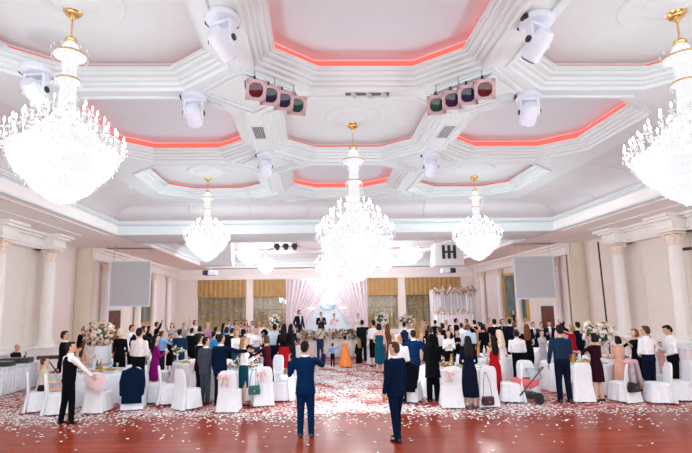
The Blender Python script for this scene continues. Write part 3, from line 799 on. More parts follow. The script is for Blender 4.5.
def make_bow():
    b = B()
    for s_ in (-1, 1):
        b.limb([(s_*.02, -.02, 0), (s_*.10, -.05, .03), (s_*.12, -.05, -.03), (s_*.03, -.03, -.02)], [.025, .045, .045, .025], 8)
        b.limb([(s_*.02, -.03, -.02), (s_*.06, -.05, -.12), (s_*.07, -.06, -.19)], [.02, .03, .035], 8)
    b.ell((0, -.03, 0), (.035, .03, .035))
    return b.mesh('bow', mat('blush satin', (.80, .58, .58), .4, .06, 10))
bow_me = make_bow()
def chair(x, y, a, label, bow=False, k=0, group='white covered banquet chairs'):
    root = thing('banquet_chair', label, 'chair', (x, y, 0), -math.radians(a), group)
    seat, back, leg = CH[k % 4]
    link('seat_cover', seat, root); link('back_cover', back, root)
    for lx in (-.2, .2):
        for ly in (-.15, .2): link('leg', leg, root, (lx*.9, ly, 0))
    if bow: tag(link('bow', bow_me, root, (-.08, -.29, .86)), 'blush pink satin bow')
    return root
def table_cloth_mesh(R, seed):
    rnd = random.Random(seed); ph = rnd.random()*6
    b = B()
    b.rings([wob_ring(R*1.10, R*1.10, .015, .030, 17, 120, ph), wob_ring(R*1.06, R*1.06, .25, .024, 17, 120, ph), wob_ring(R*1.03, R*1.03, .5, .014, 17, 120, ph), wob_ring(R*1.01, R*1.01, .68, .005, 17, 120, ph), wob_ring(R*1.005, R*1.005, .745, 0, 17, 120), wob_ring(R*.985, R*.985, .765, 0, 17, 120), wob_ring(R*.3, R*.3, .766, 0, 17, 120)])
    return b.mesh('tablecloth', cloth_white)
TCM = [table_cloth_mesh(.95, k) for k in range(3)]
def tbl(x, y, where, k=0):
    t = thing('round_table', 'round banquet table under the white cloth %s' % where, 'table', (x, y, 0), 0, 'round banquet tables')
    b = B(); b.lathe([(.90, .715), (.91, .73), (.90, .745)], 36); b.obj('tabletop', wood_leg, t)
    b = B(); b.lathe([(.35, .0), (.34, .04), (.06, .08), (.05, .6), (.2, .71)], 20); b.obj('pedestal', grey_metal, t)
    tag(link('tablecloth', TCM[k % 3], None, (x, y, 0)), 'white tablecloth draped to the floor over the table %s' % where, 'tablecloth', 'white round tablecloths')
plate_me = B().lathe([(.03, 0), (.07, .003), (.085, .008), (.125, .018), (.13, .021), (.12, .02), (.08, .012), (.01, .009)], 24).mesh('plate', mat('white china', (.88, .88, .88), .15, .02, 10))
glass_mat = mat('clear glassware', (.95, .97, 1), .04, 0, 5, trans=.9)
def goblet_mesh():
    b = B(); b.lathe([(.001, 0), (.035, 0), (.034, .004), (.005, .01), (.0045, .09), (.02, .11), (.036, .14), (.038, .17), (.032, .21), (.030, .21), (.035, .17), (.033, .142), (.002, .115)], 16); return b.mesh('wine_glass', glass_mat)
goblet_me = goblet_mesh()
def bottle_mesh(nm, m):
    b = B(); b.lathe([(.001, 0), (.038, .0), (.04, .01), (.04, .19), (.03, .23), (.015, .255), (.014, .31), (.016, .315), (.016, .33), (.001, .33)], 16); return b.mesh(nm, m)
bot_me = [bottle_mesh('bottle', mat('green bottle glass', (.03, .10, .05), .08, .2, 8)), bottle_mesh('bottle', mat('amber juice', (.62, .27, .05), .1, .2, 8)), bottle_mesh('bottle', mat('clear water bottle', (.72, .8, .84), .08, .05, 8))]
FOOD = [mat('orange fruit', (.75, .30, .05), .5, .15, 30), mat('yellow fruit', (.80, .58, .12), .5, .15, 30), mat('salad greens', (.16, .30, .06), .6, .3, 30), mat('red garnish', (.48, .06, .05), .5, .2, 30), mat('baked crust', (.55, .30, .13), .7, .2, 30)]
def platter_mesh(seed):
    rnd = random.Random(seed); b = B()
    b.mi = 5; b.lathe([(.05, 0), (.17, .012), (.20, .02), (.19, .022), (.02, .014)], 24)
    for k in range(26):
        b.mi = rnd.randrange(5); a = rnd.random()*6.28; r = rnd.random()*.15
        b.ell((r*math.cos(a), r*math.sin(a), .035+rnd.random()*.05*(1-r/.17)), (rnd.uniform(.02, .04), rnd.uniform(.02, .04), rnd.uniform(.018, .03)), 8, 6)
    return b.mesh('food', FOOD+[MATS['white china']])
plat_me = [platter_mesh(k) for k in range(4)]
def lay_table(x, y, where, seed, n=7):
    rnd = random.Random(seed); z = .767; off = rnd.random()
    pos = ['at the front', 'front right', 'at the right', 'back right', 'at the back', 'back left', 'at the left', 'front left']
    for k in range(8):
        a = -PI/2+2*PI*(k+.0)/8+.12
        px, py = x+.70*math.cos(a), y+.70*math.sin(a)
        tag(link('plate', plate_me, None, (px, py, z)), 'white dinner plate %s of the table %s' % (pos[k], where), 'plate', 'dinner plates')
        tag(link('wine_glass', goblet_me, None, (x+.52*math.cos(a+.22), y+.52*math.sin(a+.22), z)), 'clear stemmed glass %s of the table %s' % (pos[k], where), 'glass', 'stemmed glasses')
    w5 = ('left side', 'front', 'right side', 'back')
    for k in range(4):
        a = PI+k*PI/2+off*.5; 
        tag(link('food_platter', plat_me[(k+seed) % 4], None, (x+.33*math.cos(a), y+.33*math.sin(a), z)), 'platter of colourful food, %s of the middle of the table %s' % (w5[k], where), 'food', 'food platters')
    for k in range(3):
        a = off*6+k*2.1
        tag(link('bottle', bot_me[(k+seed) % 3], None, (x+.10*math.cos(a), y+.10*math.sin(a), z)), '%s bottle in the middle of the table %s' % (('green', 'amber', 'clear')[(k+seed) % 3], where), 'bottle', 'table bottles')
# ------------------------------------------------------------------ people
FAB = {}
def fab(n):
    C = dict(navy=(.0015, .0095, .034), blue=(.001, .019, .075), midnight=(.004, .007, .022), black=(.003, .0035, .0055), charcoal=(.014, .017, .024), grey=(.055, .068, .088), slate=(.012, .028, .066), white=(.84, .83, .86), cream=(.70, .58, .44),
             beige=(.58, .50, .43), teal=(.004, .05, .09), tealblue=(.006, .075, .125), magenta=(.26, .006, .16), red=(.40, .008, .015), wine=(.05, .004, .010), burgundy=(.022, .004, .010), orange=(.90, .28, .07), peach=(.72, .38, .28), pink=(.72, .40, .42),
             lilac=(.48, .27, .40), skyblue=(.20, .42, .72), azure=(.03, .25, .62), paleblue=(.52, .64, .80), darkgreen=(.003, .012, .014), brown=(.16, .075, .04), tan=(.42, .26, .16), denim=(.02, .04, .09), bluegrey=(.012, .032, .068), rosewhite=(.78, .70, .70), palegrey=(.5, .5, .54), print=(.35, .34, .36))
    m = mat('fabric '+n, C[n], .85, .10, 14, bump=.15)
    m.node_tree.nodes['Principled BSDF'].inputs['Specular IOR Level'].default_value = .08
    return m
def hairm(n):
    C = dict(black=(.006, .0045, .004), dark=(.012, .008, .006), brown=(.075, .036, .018), chestnut=(.14, .05, .02), red=(.22, .06, .02), blonde=(.52, .34, .16), platinum=(.72, .60, .44), grey=(.25, .23, .22), honey=(.30, .17, .07))
    m = mat('hair '+n, C[n], .6, .25, 40, bump=.3)
    m.node_tree.nodes['Principled BSDF'].inputs['Specular IOR Level'].default_value = .15
    return m
eye_w = mat('eye white', (.85, .84, .82), .2); eye_d = mat('dark iris', (.03, .02, .015), .15); lip_m = mat('lips', (.50, .18, .16), .45, .05, 20)
shoe_b = mat('black leather shoe', (.012, .011, .011), .25, .2, 10); shoe_w = mat('pale shoe', (.55, .45, .38), .4, .1, 10); shoe_r = mat('wine leather shoe', (.10, .015, .02), .35, .1, 10)
ARM = {'down': ((.13, -.04, -1), (.06, .22, -1)), 'relax': ((.22, .02, -1), (.02, .4, -1)), 'hold': ((.16, .22, -1), (-.30, 1, .45)), 'clap': ((.12, .35, -1), (-.62, .9, .45)), 'up': ((.35, .5, .8), (.05, .3, 1)), 'high': ((.3, .25, 1), (.05, .1, 1)),
       'upout': ((.9, .35, .35), (.5, .25, .9)), 'fwd': ((.1, .85, -.55), (-.05, 1, .05)), 'out': ((1, .3, -.22), (1, .25, .05)), 'pocket': ((.38, -.15, -1), (-.28, .38, -.95)), 'face': ((.22, .5, -.85), (-.35, .45, 1)), 'toast': ((.3, .75, -.35), (.05, .75, .75)),
       'table': ((.10, .45, -.9), (-.05, .75, -.6)), 'elbow': ((.42, .1, -1), (.1, .45, 1)), 'chairback': ((.25, .65, -.8), (.0, .8, -.75)), 'front': ((.15, .12, -1), (-.75, .65, -.35)), 'lap': ((.1, .25, -1), (-.35, 1, -.1)), 'reach': ((.2, .9, -.1), (-.1, 1, .15))}
TM = [(.455, .085, .07, 0), (.49, .15, .10, -.01), (.53, .165, .115, -.01), (.58, .155, .105, 0), (.63, .145, .098, .005), (.69, .16, .11, .01), (.75, .175, .115, .01), (.785, .172, .10, 0), (.81, .13, .08, -.005), (.83, .08, .062, -.005), (.845, .058, .058, 0), (.90, .052, .055, .012)]
TF = [(.455, .08, .07, 0), (.49, .155, .105, -.01), (.53, .165, .115, -.01), (.58, .14, .10, 0), (.63, .115, .085, 0), (.69, .125, .095, .005), (.735, .14, .118, .022), (.775, .138, .09, 0), (.805, .11, .068, -.005), (.825, .062, .055, -.005), (.845, .047, .049, 0), (.90, .044, .047, .010)]
HEADR = [(.0, .020, .018, .062), (.06, .040, .042, .045), (.18, .056, .068, .022), (.35, .068, .084, .008), (.5, .074, .094, 0), (.65, .077, .098, -.004), (.8, .072, .09, -.006), (.92, .05, .062, -.008), (.985, .02, .025, -.008)]
PEND = []
def remesh_later(name, b, mats, parent, vox, sm=3, extra=None):
    bmesh.ops.recalc_face_normals(b.bm, faces=b.bm.faces)
    me = bpy.data.meshes.new(name); b.bm.to_mesh(me); b.bm.free()
    for m in mats: me.materials.append(m)
    o = link(name, me, parent)
    r = o.modifiers.new('r', 'REMESH'); r.mode = 'VOXEL'; r.voxel_size = vox; r.use_smooth_shade = True
    s_ = o.modifiers.new('s', 'SMOOTH'); s_.factor = .5; s_.iterations = sm
    PEND.append((o, mats, extra)); return o
def flush():
    bpy.context.view_layer.update()
    dg = bpy.context.evaluated_depsgraph_get()
    new = []
    for o, mats, extra in PEND:
        me = bpy.data.meshes.new_from_object(o.evaluated_get(dg), depsgraph=dg); new.append(me)
    for (o, mats, extra), me in zip(PEND, new):
        old = o.data; o.modifiers.clear()
        if extra is not None:
            bm = bmesh.new(); bm.from_mesh(me)
            for f in bm.faces: f.material_index = 0
            em = bpy.data.meshes.new('e'); bmesh.ops.recalc_face_normals(extra.bm, faces=extra.bm.faces); extra.bm.to_mesh(em); extra.bm.free(); bm.from_mesh(em); bpy.data.meshes.remove(em)
            bm.to_mesh(me); bm.free()
        me.materials.clear()
        for m in mats: me.materials.append(m)
        for p in me.polygons: p.use_smooth = True
        me.name = o.name; o.data = me; bpy.data.meshes.remove(old)
    PEND.clear()

def person(label, x, y, h, a, sex, top, bottom, aL='down', aR='down', hair='short:dark', pale=False, hy=0, hp=0, bend=0, sit=False, z0=0, collar='white', tie=None, sleeve='long', length=.28, flare=1.0, walk=0, shoes='black', glass=None, hs=1.0, group=None, hold=None):
    """a clothed figure facing heading a (degrees clockwise from straight away from the entrance)"""
    fem = sex == 'f'; k = h/1.75; child = h < 1.3
    vox = (.017 if y < 15.5 else .022)*(.75 if child else 1)
    root = thing('person', label, 'person', (x, y, z0), -math.radians(a), group)
    dz = (.50 - .50*h) if sit else 0
    hip = Vector((0, 0, .52*h+dz)); Mb = Matrix.Translation(hip) @ Matrix.Rotation(-math.radians(bend), 4, 'X') @ Matrix.Translation(-hip)
    def up(p):
        p = Vector(p); w = max(0, min(1, (p.z-(.50*h+dz))/(.10*h)))
        return p.lerp(Mb @ p, w) if bend else p
    shx = (.092 if fem else .109)*h
    T = TF if fem else TM
    def ring(z, rx, ry, yo, n=20, sq=2.3, fold=0):
        R_ = []
        for j in range(n):
            t = 2*PI*j/n; ct, st_ = math.cos(t), math.sin(t); q = (abs(ct)**sq+abs(st_)**sq)**(-1/sq)
            w = 1+fold*math.sin(9*t)+fold*.6*math.sin(14*t+1)
            R_.append(up((rx*k*q*ct*w, yo*k+ry*k*q*st_*w, z*h+dz)))
        return R_
    # skeleton
    hd = Matrix.Translation(up((0, .006*k, .868*h+dz))) @ Matrix.Rotation(-math.radians(bend*.6), 4, 'X') @ Matrix.Rotation(-math.radians(hy), 4, 'Z') @ Matrix.Rotation(math.radians(hp), 4, 'X') @ Matrix.Scale(k*hs*(1.0), 4)
    legs = []
    for s_ in (-1, 1):
        if sit:
            legs.append([Vector((s_*.085*k, .02, .50)), Vector((s_*.12*k, .42*k, .50)), Vector((s_*.12*k, .40*k, .07))])
        else:
            wy_ = walk*s_*.5
            legs.append([Vector((s_*.082*k, 0, .485*h)), Vector((s_*.095*k, .012+wy_*.55, .27*h)), Vector((s_*.105*k, -.015+wy_, .05*h))])
    arms = []
    for s_, an in ((-1, aL), (1, aR)):
        ua, fa = [Vector(v).normalized() for v in ARM[an]]
        ua = Vector((ua.x*s_, ua.y, ua.z)); fa = Vector((fa.x*s_, fa.y, fa.z))
        rb = Matrix.Rotation(-math.radians(bend*.8), 3, 'X'); ua = rb @ ua; fa = rb @ fa
        S_ = up((s_*shx, -.005, .795*h+dz)); E_ = S_+ua*.172*h; W_ = E_+fa*.148*h
        arms.append((S_, E_, W_, ua, fa, s_))
    # --- body: one continuous skin surface
    b = B()
    b.rings([ring(*r) for r in T])
    b.rings([[hd @ Vector((rx*math.cos(2*PI*j/16), yo+ry*math.sin(2*PI*j/16), z*.235)) for j in range(16)] for z, rx, ry, yo in HEADR])
    g = .82 if fem else 1.0
    for L_ in legs: b.limb(L_, [.082*k, .056*k, .040*k], 12)
    for L_ in legs:
        f_ = L_[2]; b.ell((f_.x, f_.y+.055*k, .035*k if not sit else .03), (.038*k, .105*k, .032*k), 10, 8)
    ex = B()
    for S_, E_, W_, ua, fa, s_ in arms:
        b.limb([S_, S_.lerp(E_, .5), E_, E_.lerp(W_, .35), W_], [.052*k*g, .046*k*g, .038*k*g, .038*k*g, .026*k*g], 12)
        n_ = Vector((-s_, 0, 0)); n_ = (n_-fa*n_.dot(fa)); n_ = n_.normalized() if n_.length > .05 else Vector((0, 0, -1))
        sd = fa.cross(n_).normalized(); sd = sd if sd.y >= 0 or abs(sd.y) < .2 else -sd
        M = Matrix((( n_.x, sd.x, fa.x, 0), (n_.y, sd.y, fa.y, 0), (n_.z, sd.z, fa.z, 0), (0, 0, 0, 1)))
        hk = k*(.9 if fem else 1)
        pc = W_+fa*.052*hk
        b.ell(pc, (.018*hk, .042*hk, .058*hk), 10, 8, M=M)
        curl = .55
        for i, (o_, L_) in enumerate(((.030, .068), (.011, .078), (-.010, .074), (-.029, .058))):
            p0 = pc+fa*.038*hk+sd*o_*hk; p1 = p0+fa*L_*.5*hk+n_*.004; p2 = p1+(fa+n_*curl).normalized()*L_*.32*hk; p3 = p2+(fa+n_*curl*2.2).normalized()*L_*.28*hk
            ex.limb([p0, p1, p2, p3], [.0095*hk, .009*hk, .0082*hk, .007*hk], 7)
        p0 = W_+fa*.022*hk+sd*.026*hk; ex.limb([p0, p0+(fa*.6+sd*.8+n_*.2).normalized()*.045*hk, p0+(fa*.6+sd*.8+n_*.2).normalized()*.045*hk+(fa+n_*.5).normalized()*.032*hk], [.012*hk, .0105*hk, .009*hk], 7)
    # face
    hv = lambda p: hd @ Vector(p)
    hr = hd.to_3x3()
    def he(c, r, n=8, m=6): ex.ell(hv(c), r, n, m, M=hr.to_4x4())
    ex.mi = 0
    ex.rings([[hv(p) for p in ((-.016, .088, .085), (.016, .088, .085), (.012, .118, .088), (-.012, .118, .088))], [hv(p) for p in ((-.011, .090, .105), (.011, .090, .105), (.008, .112, .104), (-.008, .112, .104))], [hv(p) for p in ((-.008, .086, .135), (.008, .086, .135), (.005, .098, .135), (-.005, .098, .135))]])
    for s_ in (-1, 1): he((s_*.077, -.004, .108), (.010, .022, .032))
    ex.mi = 1
    for s_ in (-1, 1): he((s_*.031, .083, .120), (.013, .010, .008))
    ex.mi = 2
    for s_ in (-1, 1): he((s_*.031, .090, .120), (.0065, .005, .0065)); he((s_*.032, .089, .138), (.017, .006, .0035))
    ex.mi = 3; he((0, .084, .052), (.023, .010, .008))
    sk = skin_pale if (pale or fem) else skin
    remesh_later('body', b, [sk, eye_w, eye_d, lip_m], root, vox, 2, ex)
    # --- clothes
    def sleeves(b, r, end=1.0):
        for S_, E_, W_, ua, fa, s_ in arms:
            if end <= .5: b.limb([S_-ua*.01, S_.lerp(E_, end*1.2)], [r[0]*k*g, r[1]*k*g*1.05], 14)
            else: b.limb([S_, E_, E_.lerp(W_, (end-.5)*2-.04)], [r[0]*k*g, r[1]*k*g, r[2]*k*g], 14)
    def trousers(c, wide=1.0, top_=.60):
        b = B()
        ww = 1.06 if not fem else 1.05
        b.rings([ring(top_, (.166 if not fem else .128), .120 if not fem else .106, 0), ring(.56, .170 if not fem else .163, .122 if not fem else .116, 0), ring(.52, .172*ww, .126, -.006), ring(.47, .150, .105, -.005), ring(.45, .09, .07, 0)])
        for L_ in legs:
            e = L_[2]+Vector((0, 0, -.018*h)) if not sit else L_[2]+Vector((0, 0, -.01))
            b.limb([L_[0], L_[0].lerp(L_[1], .5), L_[1], L_[1].lerp(e, .5), e], [.094*k, .086*k, .070*k*wide, .066*k*wide, .058*k*wide], 14)
        remesh_later('trousers', b, [fab(c)], root, vox, 2)
    def torso_b(rows): 
        b = B(); b.rings([ring(*r) for r in rows]); return b
    tk, tc = top.split(':')
    e_ = .012 if not fem else .010
    if tk == 'jacket':
        rows = [(.432, .183, .128, -.004), (.50, .186, .136, -.006), (.56, .172, .124, 0), (.62, .163, .116, .002), (.69, .176, .126, .008), (.75, .190, .130, .008), (.79, .182, .112, 0), (.815, .142, .092, -.005), (.836, .086, .072, -.004)]
        if fem: rows = [(r[0], r[1]*.90, r[2]*.98, r[3]) for r in rows]
        b = torso_b(rows); sleeves(b, (.067, .056, .047), .97)
        remesh_later('jacket', b, [fab(tc)], root, vox, 2)
        b = B(); b.rings([ring(.822, .085, .075, -.004), ring(.855, .064, .066, .002), ring(.858, .058, .060, .002), ring(.83, .06, .06, 0)]); tag(b.obj('shirt_collar', fab(collar), root), collar+' shirt collar')
        b = B()
        b.rings([[up(Vector((q*k, yy*k, z*h+dz))) for q, yy in ((-w, y0), (0, y0+.012), (w, y0), (0, y0-.03))] for z, w, y0 in ((.60, .012, .118), (.69, .032, .134), (.76, .05, .132), (.815, .052, .092), (.84, .04, .075))])
        b.obj('shirt_front', fab(collar), root)
        if tie:
            b = B(); b.rings([[up(Vector((q*k, yy*k, z*h+dz))) for q, yy in ((-w, y0), (0, y0+.016), (w, y0), (0, y0-.02))] for z, w, y0 in ((.62, .02, .128), (.66, .028, .138), (.76, .018, .144), (.815, .014, .108), (.835, .02, .092))]); b.obj('tie', fab(tie), root)
    elif tk in ('shirt', 'vest', 'blouse', 'sweater'):
        ws = 1.0 if tk != 'sweater' else 1.06
        lo = .575 if tk != 'sweater' else .50
        if fem: rows = [(lo, .152, .112, 0), (.63, .130, .098, 0), (.69, .139, .108, .005), (.735, .154, .131, .022), (.775, .150, .103, 0), (.805, .122, .08, -.005), (.828, .074, .066, -.004)]
        else: rows = [(lo, (.158 if tk != 'sweater' else .172), (.112 if tk != 'sweater' else .124), 0), (.63, .162*ws, .116*ws, .003), (.69, .173*ws, .124*ws, .008), (.75, .187, .128, .008), (.787, .181, .111, 0), (.813, .14, .09, -.005), (.838, .078, .070, -.003)]
        b = torso_b(rows); sl = {'long': .96, 'short': .34, 'elbow': .52}[sleeve]
        if sleeve != 'none': sleeves(b, (.060, .050, .040), sl)
        remesh_later('shirt' if tk == 'vest' else tk, b, [fab('white' if tk == 'vest' else tc)], root, vox, 2)
        if not fem and tk != 'sweater':
            b = B(); b.rings([ring(.825, .083, .073, -.004), ring(.857, .065, .067, .002), ring(.859, .057, .060, .002), ring(.83, .06, .06, 0)]); b.obj('shirt_collar', fab('white' if tk == 'vest' else tc), root)
        if tk == 'vest':
            rows = [(.562, .178, .131, 0)]+[(r[0], r[1]+.008, r[2]+.008, r[3]) for r in rows[1:4]]+[(.79, .155, .115, 0), (.818, .118, .090, -.005), (.828, .09, .076, -.004)]
            b = torso_b(rows); remesh_later('vest', b, [fab(tc)], root, vox, 2)
        if not fem and not child and tk != 'sweater':
            b = B(); b.rings([ring(.583, .171, .1245, 0, 28), ring(.603, .170, .1235, 0, 28)]); b.obj('belt', fab('black'), root)
    elif tk == 'dress':
        rows = [(.62, .123, .093, 0), (.66, .124, .098, .002), (.69, .136, .106, .005), (.735, .152, .130, .022), (.772, .150, .102, 0)]
        if sleeve in ('long', 'elbow', 'short'): rows += [(.803, .122, .080, -.005), (.826, .074, .066, -.004)]
        hem = length; n = 40
        low = [(hem, .185*flare, .165*flare, -.005, n, 2.0, .05*min(1, flare)), (hem+(.52-hem)*.5, .185*(1+(flare-1)*.55), .15*(1+(flare-1)*.55), -.006, n, 2.0, .025), (.52, .178, .128, -.008, n, 2.1, .006), (.57, .155, .112, -.002, n, 2.2, 0)]
        if sit: low = low[2:]
        b = B(); b.rings([ring(*r) for r in low]+[ring(*(list(r)+[n, 2.3, 0])) for r in rows])
        if sleeve in ('long', 'elbow', 'short'): sleeves(b, (.056, .048, .038), {'long': .96, 'elbow': .52, 'short': .32}[sleeve])
        if sleeve == 'strap':
            for s_ in (-1, 1): b.tube([up((s_*.075*k, .10*k, .765*h+dz)), up((s_*.08*k, 0, .815*h+dz)), up((s_*.075*k, -.085*k, .77*h+dz))], .012, 6)
        remesh_later('dress', b, [fab(tc)], root, vox, 1)
    elif tk == 'coat':
        b = B(); b.rings([ring(length, .22*flare, .18*flare, -.01, 32, 2.1, .03), ring(.40, .20, .155, -.01, 32, 2.1, .012), ring(.52, .19, .145, -.006, 32), ring(.63, .175, .13, 0, 32), ring(.74, .178, .14, .01, 32), ring(.79, .172, .115, 0, 32), ring(.82, .13, .095, -.005, 32), ring(.84, .085, .075, 0, 32)]); sleeves(b, (.068, .062, .055), .97)
        remesh_later('coat', b, [fab(tc)], root, vox, 2)
    if bottom:
        bk, bc = bottom.split(':')
        if bk == 'trousers': trousers(bc)
        elif bk == 'wide': trousers(bc, 1.25)
        elif bk == 'skirt':
            b = B(); n = 40
            rr = [(length, .165*flare, .14*flare, -.005, n, 2.0, .03), (length+(.52-length)*.5, .172*(1+(flare-1)*.5), .138*(1+(flare-1)*.5), -.006, n, 2.0, .012), (.52, .178, .128, -.008, n, 2.1, 0), (.58, .152, .11, -.001, n, 2.2, 0), (.625, .124, .096, 0, n, 2.3, 0)]
            b.rings([ring(*r) for r in rr]); b.obj('skirt', fab(bc), root)
    # shoes
    sm_ = {'black': shoe_b, 'pale': shoe_w, 'wine': shoe_r}[shoes]
    for L_ in legs:
        f_ = L_[2]; b = B()
        R_ = []
        for yy, w_, hh in ((-.075, .022, .05), (-.06, .036, .08), (-.01, .040, .085), (.05, .044, .062), (.11, .047, .048), (.155, .036, .036), (.175, .015, .022)):
            R_.append([(f_.x+w_*k*math.cos(t_), f_.y+yy*k, max(.0, (hh/2+hh/2*math.sin(t_))*k)) for t_ in [2*PI*j/12 for j in range(12)]])
        b.rings(R_); b.obj('shoe', sm_, root)
    # hair
    hk_, hc = hair.split(':') if ':' in hair else (hair, 'dark')
    if hk_ != 'bald':
        b = B(); Hm = hd
        def E(c, r, n=16, m=12): b.ell(Hm @ Vector(c), r, n, m, M=hr.to_4x4())
        if hk_ == 'hood':
            E((0, -.022, .135), (.108, .128, .142)); b.rings([[Hm @ Vector((rx*math.cos(2*PI*j/18), yo+ry*math.sin(2*PI*j/18), z)) for j in range(18)] for z, rx, ry, yo in ((.08, .10, .11, -.03), (.0, .105, .11, -.03), (-.06, .14, .12, -.02), (-.10, .19, .13, -.01))])
        else:
            E((0, -.021, .146), (.0835, .092, .098))
            E((0, -.052, .105), (.074, .062, .085))
            E((0, .030, .205), (.060, .052, .036))
        if hk_ == 'long':
            b.rings([[Hm @ Vector((rx*math.cos(2*PI*j/20)*(1+.05*math.sin(5*2*PI*j/20)), yo+ry*math.sin(2*PI*j/20), z)) for j in range(20)] for z, rx, ry, yo in ((.16, .085, .070, -.04), (.08, .094, .066, -.055), (-.02, .105, .058, -.075), (-.12, .115, .05, -.095), (-.22, .105, .042, -.105), (-.30, .06, .028, -.10))])
        elif hk_ == 'bob':
            b.rings([[Hm @ Vector((rx*math.cos(2*PI*j/20), yo+ry*math.sin(2*PI*j/20), z)) for j in range(20)] for z, rx, ry, yo in ((.18, .082, .080, -.03), (.10, .098, .082, -.038), (.03, .100, .078, -.042), (.0, .09, .066, -.045))])
        elif hk_ == 'bun':
            E((0, -.125, .17), (.052, .05, .052))
        remesh_later('hair' if hk_ != 'hood' else 'head_scarf', b, [hairm(hc) if hk_ != 'hood' else fab(hc)], root, .012 if y < 15.5 else .016, 1)
    # hand held items
    return root, arms, hd
def hand_point(root, arms, which, d=.09):
    S_, E_, W_, ua, fa, s_ = arms[0 if which == 'L' else 1]
    return Matrix.Translation(root.location) @ root.rotation_euler.to_matrix().to_4x4() @ (W_+fa*d)

person('bald man in dark navy top sitting behind the sound table at the left edge', -10.51, 17.30, 1.660, 95, 'm', 'sweater:midnight', 'trousers:black', aL='face', aR='table', hair='bald:dark', sit=True, bend=10)
person('woman in beige top sitting on a white chair behind the waiter', -6.72, 12.35, 1.620, 62, 'f', 'blouse:cream', 'skirt:charcoal', aL='lap', aR='lap', hair='short:brown', sit=True, length=.40)
person('waiter in black vest and white shirt reaching towards a chair back', -5.43, 11.00, 1.757, 38, 'm', 'vest:black', 'trousers:black', group='guests standing around the tables', aL='down', aR='chairback', hair='short:dark', hy=35, walk=.12)
person('man in black suit standing just behind the waiter, seen in profile', -7.20, 14.20, 1.875, 70, 'm', 'jacket:black', 'trousers:black', group='guests standing around the tables', aL='hold', aR='hold', hair='short:dark')
person('woman in peach dress lifting her arm behind the left tall flowers', -7.01, 15.00, 1.503, 40, 'f', 'dress:peach', '', group='guests standing around the tables', aL='toast', aR='hold', hair='long:brown', sleeve='none', length=.25)
person('dark haired man whose head shows just above the left big flowers', -9.11, 19.50, 1.849, 120, 'm', 'jacket:black', 'trousers:black', group='guests standing around the tables', aL='relax', aR='relax', hair='short:black')
person('woman in black dress with short blonde hair seen from behind, right of the left flowers', -6.23, 15.80, 1.879, 5, 'f', 'dress:black', '', group='guests standing around the tables', aL='front', aR='front', hair='bob:platinum', sleeve='long', length=.2)
person('young man in black vest beyond the man in white shirt, facing right', -6.88, 18.50, 1.890, 100, 'm', 'vest:black', 'trousers:black', group='guests standing around the tables', aL='hold', aR='relax', hair='short:dark')
person('large man in white shirt seen from behind beside the hung navy jacket', -4.87, 13.70, 1.946, 20, 'm', 'shirt:rosewhite', 'trousers:black', group='guests standing around the tables', aL='front', aR='front', hair='short:dark')
person('woman in magenta dress with long black hair left of the empty white chairs', -4.63, 14.35, 1.712, 60, 'f', 'dress:magenta', '', group='guests standing around the tables', aL='clap', aR='clap', hair='long:black', sleeve='long', length=.24)
person('man in sky blue shirt raising both hands behind the woman in magenta', -5.34, 17.20, 1.703, 45, 'm', 'shirt:skyblue', 'trousers:charcoal', group='guests standing around the tables', aL='toast', aR='toast', hair='short:brown')
person('man in black with one arm stretched high near the left gold window', -7.55, 23.50, 1.866, 70, 'm', 'jacket:black', 'trousers:black', group='guests standing around the tables', aL='relax', aR='upout', hair='short:dark')
person('dark haired woman in black between the two men at the left rear table', -7.25, 21.50, 1.745, 40, 'f', 'dress:black', '', group='guests standing around the tables', aL='hold', aR='hold', hair='long:black', length=.22)
person('woman in black and white print top with both arms raised at the rear left', -6.39, 22.00, 1.847, 175, 'f', 'blouse:print', 'skirt:black', group='guests standing around the tables', aL='upout', aR='high', hair='bob:dark', length=.2)
person('woman in pale print dress raising one arm beside the left rear window', -6.06, 22.80, 1.817, 170, 'f', 'dress:print', '', group='guests standing around the tables', aL='high', aR='hold', hair='bun:dark', length=.3, sleeve='short')
person('dark dressed woman with short hair in front of the two raised arms', -5.49, 18.80, 1.515, 20, 'f', 'dress:black', '', group='guests standing around the tables', aL='clap', aR='hold', hair='short:dark', length=.22)
person('man in blue grey suit seen from behind at the left middle table', -4.65, 17.00, 1.771, 10, 'm', 'jacket:bluegrey', 'trousers:bluegrey', group='guests standing around the tables', aL='front', aR='front', hair='short:dark')
person('man in black right of the blue grey suit, before the first rear window', -4.86, 19.50, 1.705, 20, 'm', 'jacket:black', 'trousers:black', group='guests standing around the tables', aL='front', aR='clap', hair='short:black')
person('man in black suit standing left of the grey suit, facing right', -3.16, 13.60, 1.731, 62, 'm', 'jacket:black', 'trousers:black', group='guests standing around the tables', aL='relax', aR='front', hair='short:dark')
person('man in mid grey suit between the black suit and the navy suit', -2.84, 12.90, 1.713, 35, 'm', 'jacket:grey', 'trousers:grey', group='guests standing around the tables', aL='relax', aR='front', hair='short:dark', hy=25)
person('man in navy suit holding his arm out towards the blonde woman', -2.39, 12.60, 1.800, 30, 'm', 'jacket:navy', 'trousers:midnight', group='guests standing around the tables', aL='down', aR='out', hair='short:dark', hy=15)
person('bald man in lilac shirt before the first rear window', -4.88, 22.50, 1.855, 110, 'm', 'shirt:lilac', 'trousers:charcoal', group='guests standing around the tables', aL='hold', aR='hold', hair='bald:dark')
person('dark haired woman left of the bald man in lilac', -4.89, 21.00, 1.728, 10, 'f', 'dress:black', '', group='guests standing around the tables', aL='front', aR='front', hair='bob:black', length=.2)
person('woman in bright blue top behind the navy suit', -3.61, 17.70, 1.652, 15, 'f', 'blouse:azure', 'skirt:black', group='guests standing around the tables', aL='front', aR='clap', hair='bun:dark', length=.2, sleeve='short')
